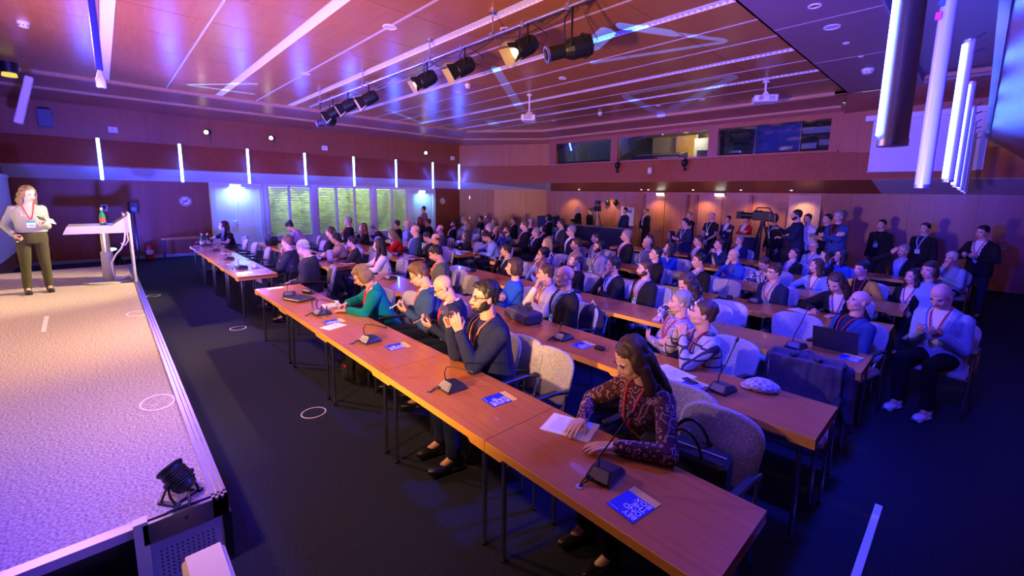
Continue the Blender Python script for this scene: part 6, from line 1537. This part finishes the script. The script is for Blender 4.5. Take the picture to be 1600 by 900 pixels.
# ---------------------------------------------------------------- fourth row
seat(901, 372, 'man in dark jacket with arm raised to his chest, fourth row', 'folded', 3, -.45, c='black', c2='lgrey', hair='short', hc='b', skin=0, lan='white', badge=False)
seat(855, 371, 'blond woman covering her mouth, fourth row', 'mouth', 3, -.5, fem=True, top='blouse', c='white', pattern='blotch', hair='wavy', hc='y', skin=2, lan=None, chair=True)
seat(937, 375, 'bearded man with glasses in light blue shirt and a large blue badge, fourth row', 'lap', 3, -.35, top='shirt', c='lgrey', hair='short', hc='k', skin=0, glasses=True, beard=True, lan='dark')
seat(1028, 386, 'young man in black jacket with head tilted up, fourth row', 'lap_up', 3, -.4, top='cardigan', c='black', c2='black', hair='parted', hc='k', skin=2, lan=None)
seat(1093, 395, 'man with moustache in dark suit and red lanyard, fourth row', 'lap', 3, -.4, c='black', c2='lblue', hair='short', hc='k', skin=0)
seat(1211, 412, 'man in glasses and striped shirt with a blue badge, fourth row', 'lap', 3, -.35, top='cardigan', c='navy', c2='lgrey', hair='fringe', hc='b', skin=0, glasses=True)
seat(1303, 428, 'woman with dark hair and white blouse writing on paper, fourth row', 'write', 3, -.3, fem=True, c='black', c2='white', hair='long', hc='b', skin=0, badge=False)
seat(1428, 421, 'woman with dark curly hair in white top with red lanyard, right end', 'lap', 4, -.3, fem=True, c='black', c2='white', hair='wavy', hc='k', skin=0, badge=False)
# ---------------------------------------------------------------- fifth and sixth rows
seat(1012, 370, 'balding man in grey jumper leaning back with a badge, fifth row', 'cross', 4, -.4, top='sweater', c='grey', hair='ring', hc='g', skin=0, lan='white')
seat(1048, 379, 'woman in blue jacket gesturing with her hands, fifth row', 'clasp', 4, -.3, fem=True, c='blue', c2='white', hair='wavy', hc='B', skin=2, lan=None)
seat(1147, 388, 'bald man in blue sweater covering his mouth, fifth row', 'mouth', 4, -.35, top='sweater', c='blue', hair='ring', hc='g', skin=0)
seat(1191, 403, 'person leaning forward behind the man in glasses, fifth row', 'table_down', 4, -.3, top='shirt', c='white', pattern='blotch', hair='short', hc='b', skin=0, lan='dark', badge=False)
seat(1277, 404, 'woman in pale blue jacket with wide white collar, fifth row', 'table', 4, -.45, fem=True, c='lblue', c2='white', hair='wavy', hc='b', skin=0, badge=False)
seat(1348, 407, 'woman in mustard yellow jacket with short dark hair, right side', 'table', None, -.3, fem=True, top='cardigan', c='yellow', c2='black', hair='fringe', hc='k', skin=0, badge=False)
seat(1488, 393, 'white-haired person in light blue shirt covering the face at far right', 'mouth', 6, -.3, top='shirt', c='lblue', hair='short', hc='w', skin=0, lan=None)
seat(1455, 408, 'woman in pale blue top next to the white-haired person', 'lap', None, -.2, fem=True, top='blouse', c='lblue', hair='bob', hc='b', skin=0, lan=None)
seat(1413, 382, 'man in dark jacket shading his brow with one hand', 'brow', 6, -.35, c='black', c2='lblue', hair='short', hc='g', skin=0, lan='white', badge=False)
seat(1272, 377, 'bald man in glasses and light blue shirt with a badge', 'lap', 6, -.35, top='shirt', c='lblue', hair='ring', hc='g', skin=0, glasses=True)
seat(1243, 390, 'man in dark suit with his head tilted back, right side', 'lap_up', 5, -.35, c='black', c2='lblue', hair='short', hc='b', skin=0, badge=False)
seat(1292, 389, 'woman with long black hair looking sideways, right side', 'lap', 5, -.6, fem=True, c='black', c2='lblue', hair='long', hc='k', skin=2, lan=None)
seat(1316, 390, 'woman with black hair resting her cheek on her hand', 'face_side', 5, -.5, fem=True, top='blouse', c='blue', hair='wavy', hc='k', skin=0, lan=None)
seat(1126, 373, 'man holding folded hands before his lips, sixth row', 'clasp', 5, -.3, c='navy', c2='white', hair='short', hc='b', skin=0, lan=None)
seat(1156, 368, 'man in navy suit behind the bald man in blue', 'lap', 6, -.3, c='navy', c2='lblue', hair='short', hc='g', skin=0, lan=None)
seat(1092, 368, 'man in dark suit with broad forehead, sixth row', 'lap', 5, -.35, c='black', c2='lblue', hair='short', hc='b', skin=0, badge=False)
seat(1049, 361, 'woman with dark hair behind the woman in the blue jacket', 'lap', 6, -.4, fem=True, top='sweater', c='plum', hair='wavy', hc='k', skin=0, lan=None)
seat(1015, 366, 'woman in plum top, sixth row near the middle', 'lap', 5, -.4, fem=True, top='sweater', c='plum', hair='wavy', hc='b', skin=2, lan=None)
seat(979, 358, 'man in dark suit and white shirt leaning back, fifth row', 'cross', 4, -.5, c='black', c2='white', hair='short', hc='g', skin=0, badge=False)
seat(932, 363, 'young man with dark hair in pale shirt and black lanyard, fourth row', 'lap', 4, -.4, top='shirt', c='lgrey', hair='parted', hc='k', skin=2, lan='dark')
seat(893, 352, 'man in glasses and black coat, fifth row', 'lap', 4, -.45, c='black', c2='white', hair='short', hc='g', skin=0, glasses=True, lan=None)
seat(877, 342, 'man in glasses and grey scarf, sixth row', 'lap', 5, -.45, c='dgrey', c2='lgrey', hair='short', hc='b', skin=0, glasses=True, lan=None)
seat(838, 355, 'man in black jacket resting his cheek on his fist', 'chin', 4, -.45, c='black', c2='lblue', hair='short', hc='g', skin=0, lan='white', badge=False)
seat(849, 351, 'woman in dark jacket behind the man resting his cheek', 'lap', 5, -.45, fem=True, c='black', c2='white', hair='bob', hc='b', skin=0, badge=False)
seat(794, 353, 'bearded man in blue shirt holding clasped hands before his face', 'clasp', 4, -.45, top='shirt', c='jeans', hair='short', hc='b', skin=0, lan=None, beard=True)
seat(820, 344, 'man in dark suit, profile to the left, upper middle', 'lap', 4, -.5, c='black', c2='lblue', hair='short', hc='B', skin=0, badge=False)
seat(831, 341, 'person in glasses laughing, upper middle', 'lap_up', 5, -.4, c='black', c2='lblue', hair='short', hc='g', skin=0, glasses=True, lan=None)
seat(803, 339, 'man in white shirt and dark jacket, back row', 'lap', 6, -.4, c='black', c2='white', hair='short', hc='b', skin=0)
seat(776, 353, 'blond woman with hands at her mouth', 'mouth', 4, -.4, fem=True, c='black', c2='lgrey', hair='long', hc='y', skin=2, lan=None)
seat(766, 348, 'older man with glasses in dark jacket, hands before him', 'clasp', 4, -.45, c='dgrey', c2='lblue', hair='short', hc='g', skin=0, glasses=True, lan=None)
seat(773, 341, 'woman with light hair behind the blond woman', 'lap', 5, -.4, fem=True, top='sweater', c='grey', hair='wavy', hc='d', skin=0, lan=None)
seat(751, 337, 'man in black jumper sitting against the dark corner wall', 'lap', 6, -.2, top='sweater', c='black', hair='short', hc='b', skin=0, lan=None)
seat(857, 335, 'person in black with a pale collar beside the dark partition', 'lap', 7, -.4, c='black', c2='white', hair='bob', hc='k', skin=0, lan=None)
seat(871, 336, 'man in black suit behind the technicians desk', 'lap', 8, -.2, ty=13.95, c='black', c2='white', hair='short', hc='B', skin=0, badge=False)
# ---------------------------------------------------------------- window-side block
seat(349, 345, 'young woman in black top at the far end of the window-side front row', 'reach', 0, .25, fem=True, top='tshirt', c='black', hair='long', hc='b', skin=2, lan=None, leg='black')
seat(449, 367, 'man in grey suit with hand at his chin, window-side front row', 'chin', 0, -.5, c='dgrey', c2='white', hair='short', hc='B', skin=0)
seat(468, 376, 'grey-haired man with black glasses in dark suit at the aisle, front row', 'lap_down', 0, -.6, c='dgrey', c2='white', hair='short', hc='g', skin=0, glasses=True, leg='black', dy=.04)
seat(448, 347, 'woman with dark hair bent over a table in front of the window', 'bent', None, -.7, fem=True, top='blouse', c='lilac', hair='bun', hc='k', skin=2, lan=None)
seat(524, 364, 'man in beige shirt leaning on the window-side second row', 'reach', 1, -.5, top='sweater', c='beige', hair='short', hc='k', skin=0, badge=False, lan='dark')
seat(550, 369, 'woman in dark cardigan with brown lanyard, window-side second row', 'table', 1, -.4, fem=True, top='cardigan', c='dgrey', c2='black', hair='bun', hc='k', skin=2, badge=False, lan='orange')
seat(592, 372, 'woman in pale blouse with long black hair, window-side second row', 'table', 1, -.3, fem=True, top='blouse', c='white', hair='long', hc='k', skin=2, badge=False)
seat(516, 354, 'woman in dark top in profile, window-side third row', 'lap', None, -.6, fem=True, top='cardigan', c='black', c2='plum', hair='pony', hc='b', skin=2, lan=None)
seat(544, 339, 'tall grey-haired man in black jumper before the window', 'lap', 2, -.15, top='sweater', c='black', hair='short', hc='g', skin=0)
seat(567, 348, 'woman with long reddish dark hair, window-side third row', 'mouth', 2, -.5, fem=True, top='blouse', c='black', hair='long', hc='r', skin=2, lan=None)
seat(579, 354, 'grey-haired man bending forward, window-side fourth row', 'bent', 3, -.4, top='sweater', c='dgrey', hair='short', hc='g', skin=0, badge=False)
seat(609, 359, 'blond woman in a red top, window-side third row', 'table_down', 2, -.5, fem=True, top='sweater', c='red', hair='long', hc='d', skin=2, lan=None)
seat(664, 363, 'person with black fringe and yellow collar, window-side third row', 'lap_down', 2, -.5, top='cardigan', c='black', c2='yellow', hair='fringe', hc='k', skin=0, lan=None, dy=.2)
seat(681, 364, 'man with glasses in dark suit at the aisle, window-side third row', 'lap', 2, -.5, c='navy', c2='lgrey', hair='ring', hc='b', skin=0, glasses=True, badge=False, dy=-.15)
seat(620, 344, 'man in dark suit before the last window, window-side fourth row', 'chin', 3, -.5, c='black', c2='lgrey', hair='short', hc='b', skin=1, badge=False)
seat(636, 343, 'bald man in light blue shirt by the last window', 'lap', 3, -.5, top='shirt', c='lblue', hair='bald', skin=0, lan='dark', badge=False)
seat(649, 351, 'balding man in blue shirt with white lanyard, window-side fourth row', 'lap', None, -.4, top='shirt', c='jeans', hair='ring', hc='g', skin=0, lan='white', badge=False)
seat(656, 339, 'woman with hands at her face near the far doors', 'clasp', 4, -.4, fem=True, top='sweater', c='plum', hair='long', hc='r', skin=2, lan=None)
seat(669, 342, 'man in black shirt turned sideways near the far doors', 'face_side', 4, -.5, top='shirt', c='black', hair='short', hc='b', skin=1, lan=None)
seat(688, 351, 'bald man in checked grey jacket, window-side fourth row', 'lap', 3, -.5, top='cardigan', c='grey', c2='white', hair='bald', skin=1, lan=None)
seat(711, 345, 'bearded man in black jacket, profile, window-side fifth row', 'lap_up', 4, -.5, c='black', c2='lgrey', hair='short', hc='k', skin=0, beard=True, badge=False, lan='white')
seat(722, 339, 'person in pale blue shirt bending near the corner', 'table_down', 5, -.3, top='shirt', c='lblue', hair='short', hc='g', skin=0, lan=None)
seat(731, 349, 'woman in grey behind the bearded man', 'lap', 4, -.4, fem=True, top='sweater', c='grey', hair='bob', hc='d', skin=0, lan=None)
seat(729, 360, 'woman with long dark hair and glasses, hand at her chin', 'chin', 3, -.4, fem=True, top='blouse', c='black', hair='long', hc='b', skin=2, glasses=True, lan=None)
seat(755, 362, 'person with black hair in light blue shirt writing at the aisle', 'write', 3, -.4, top='shirt', c='lblue', hair='short', hc='k', skin=1, lan='dark', badge=False, ty=6.5)
# ---------------------------------------------------------------- standing along the rear wall
stand(902, 323, 'white-haired man in black standing at the technicians desk', 14.0, 'stand_hold', -1.1, c='black', c2='black', hair='short', hc='w', lan=None)
stand(922, 326, 'man in black with a cap standing beside the raised camera', 14.6, 'stand_side', -.4, top='sweater', c='black', hair='short', hc='k', lan=None)
sb = stand(977, 324, 'man in navy holding a pale blue bag, standing near the rear doors', 13.6, 'stand_clasp', -.4, top='sweater', c='navy', hair='short', hc='k', lan=None)
stand(1010, 324, 'man in dark suit with white shirt standing against the rear wall', 14.6, 'stand_clasp', -.4, c='black', c2='white', hair='short', hc='b', leg='black')
stand(1078, 331, 'man standing with arms crossed behind the woman with the phone', 13.4, 'stand_fold', -.3, top='tshirt', c='black', hair='short', hc='y')
stand(1070, 341, 'woman in navy jacket standing and looking at her phone', 10.4, 'stand_hold', -.4, fem=True, c='navy', c2='navy', hair='pony', hc='k', lan='white')
stand(1113, 331, 'bald man in black t-shirt with badge standing in the rear', 12.2, 'stand_clasp', -.3, top='tshirt', c='black', hair='bald', lan='white')
stand(1138, 338, 'man in dark jacket leaning by the rear wall, looking down', 13.4, 'stand_fold', -.2, c='dgrey', c2='white', hair='short', hc='k', badge=True, lan='white')
stand(1167, 337, 'person in red jacket resting on the yellow standing table', 13.1, 'stand_fold', -.5, top='cardigan', c='red', c2='white', hair='short', hc='r', lan=None)
stand(1211, 336, 'person behind the large broadcast camera', 12.9, 'stand_side', -.5, top='sweater', c='black', hair='short', hc='k', lan='white')
stand(1246, 324, 'bearded camera operator in navy jumper standing at the broadcast camera', 12.0, 'stand_camera', -1.15, top='sweater', c='navy', hair='short', hc='k', beard=True, lan=None, leg='jeans')
stand(1263, 334, 'man half hidden behind the camera operator', 12.8, 'stand_side', -.4, top='shirt', c='white', hair='short', hc='b', lan=None)
stand(1294, 334, 'person with black hair in dark top with crossed arms', 12.4, 'stand_fold', -.6, top='tshirt', c='black', hair='short', hc='k', lan=None)
stand(1312, 327, 'man in bright blue blazer standing with hand at his chin', 12.0, 'stand_fold', -.35, c='suitblue', c2='black', hair='short', hc='g', badge=False)
stand(1379, 343, 'man in black jumper with badge standing against the right rear wall', 12.9, 'stand_side', -.35, top='sweater', c='black', hair='short', hc='k', lan='dark')
stand(1447, 348, 'man in dark jacket with badge standing beside the right rear wall', 12.2, 'stand_side', -.45, c='black', c2='navy', hair='short', hc='k', lan='white')
stand(1536, 352, 'man in black suit holding a booklet at the far right', 11.2, 'stand_hold', -.45, c='black', c2='white', hair='short', hc='k', lan='red', badge=False)
stand(662, 325, 'person in pink top standing before the far doors', 9.2, 'stand_side', -1.0, top='tshirt', c='pink', hair='short', hc='k', lan=None)
# things held at the rear
q = sb.location + Matrix.Rotation(-.4, 3, 'Z') @ V((0, -.27, .93))
t = thing('shopping_bag', 'pale blue bag held by the man in navy near the rear doors', 'bag', q - V((0, 0, .34)), -.4); m = MB(); m.rbox(-.12, .12, -.04, .04, 0, .3, .02); m.build('body', mat('bag_blue', (.2, .42, .75), .5), t); m = MB(); m.tube([(-.05, 0, .3), (-.03, 0, .36), (.03, 0, .36), (.05, 0, .3)], .005, 6); m.build('handle', mat('bag_blue', (.2, .42, .75), .5), t)
for o in LOG: print('LOG', o)
bpy.data.scenes.remove(TMP)
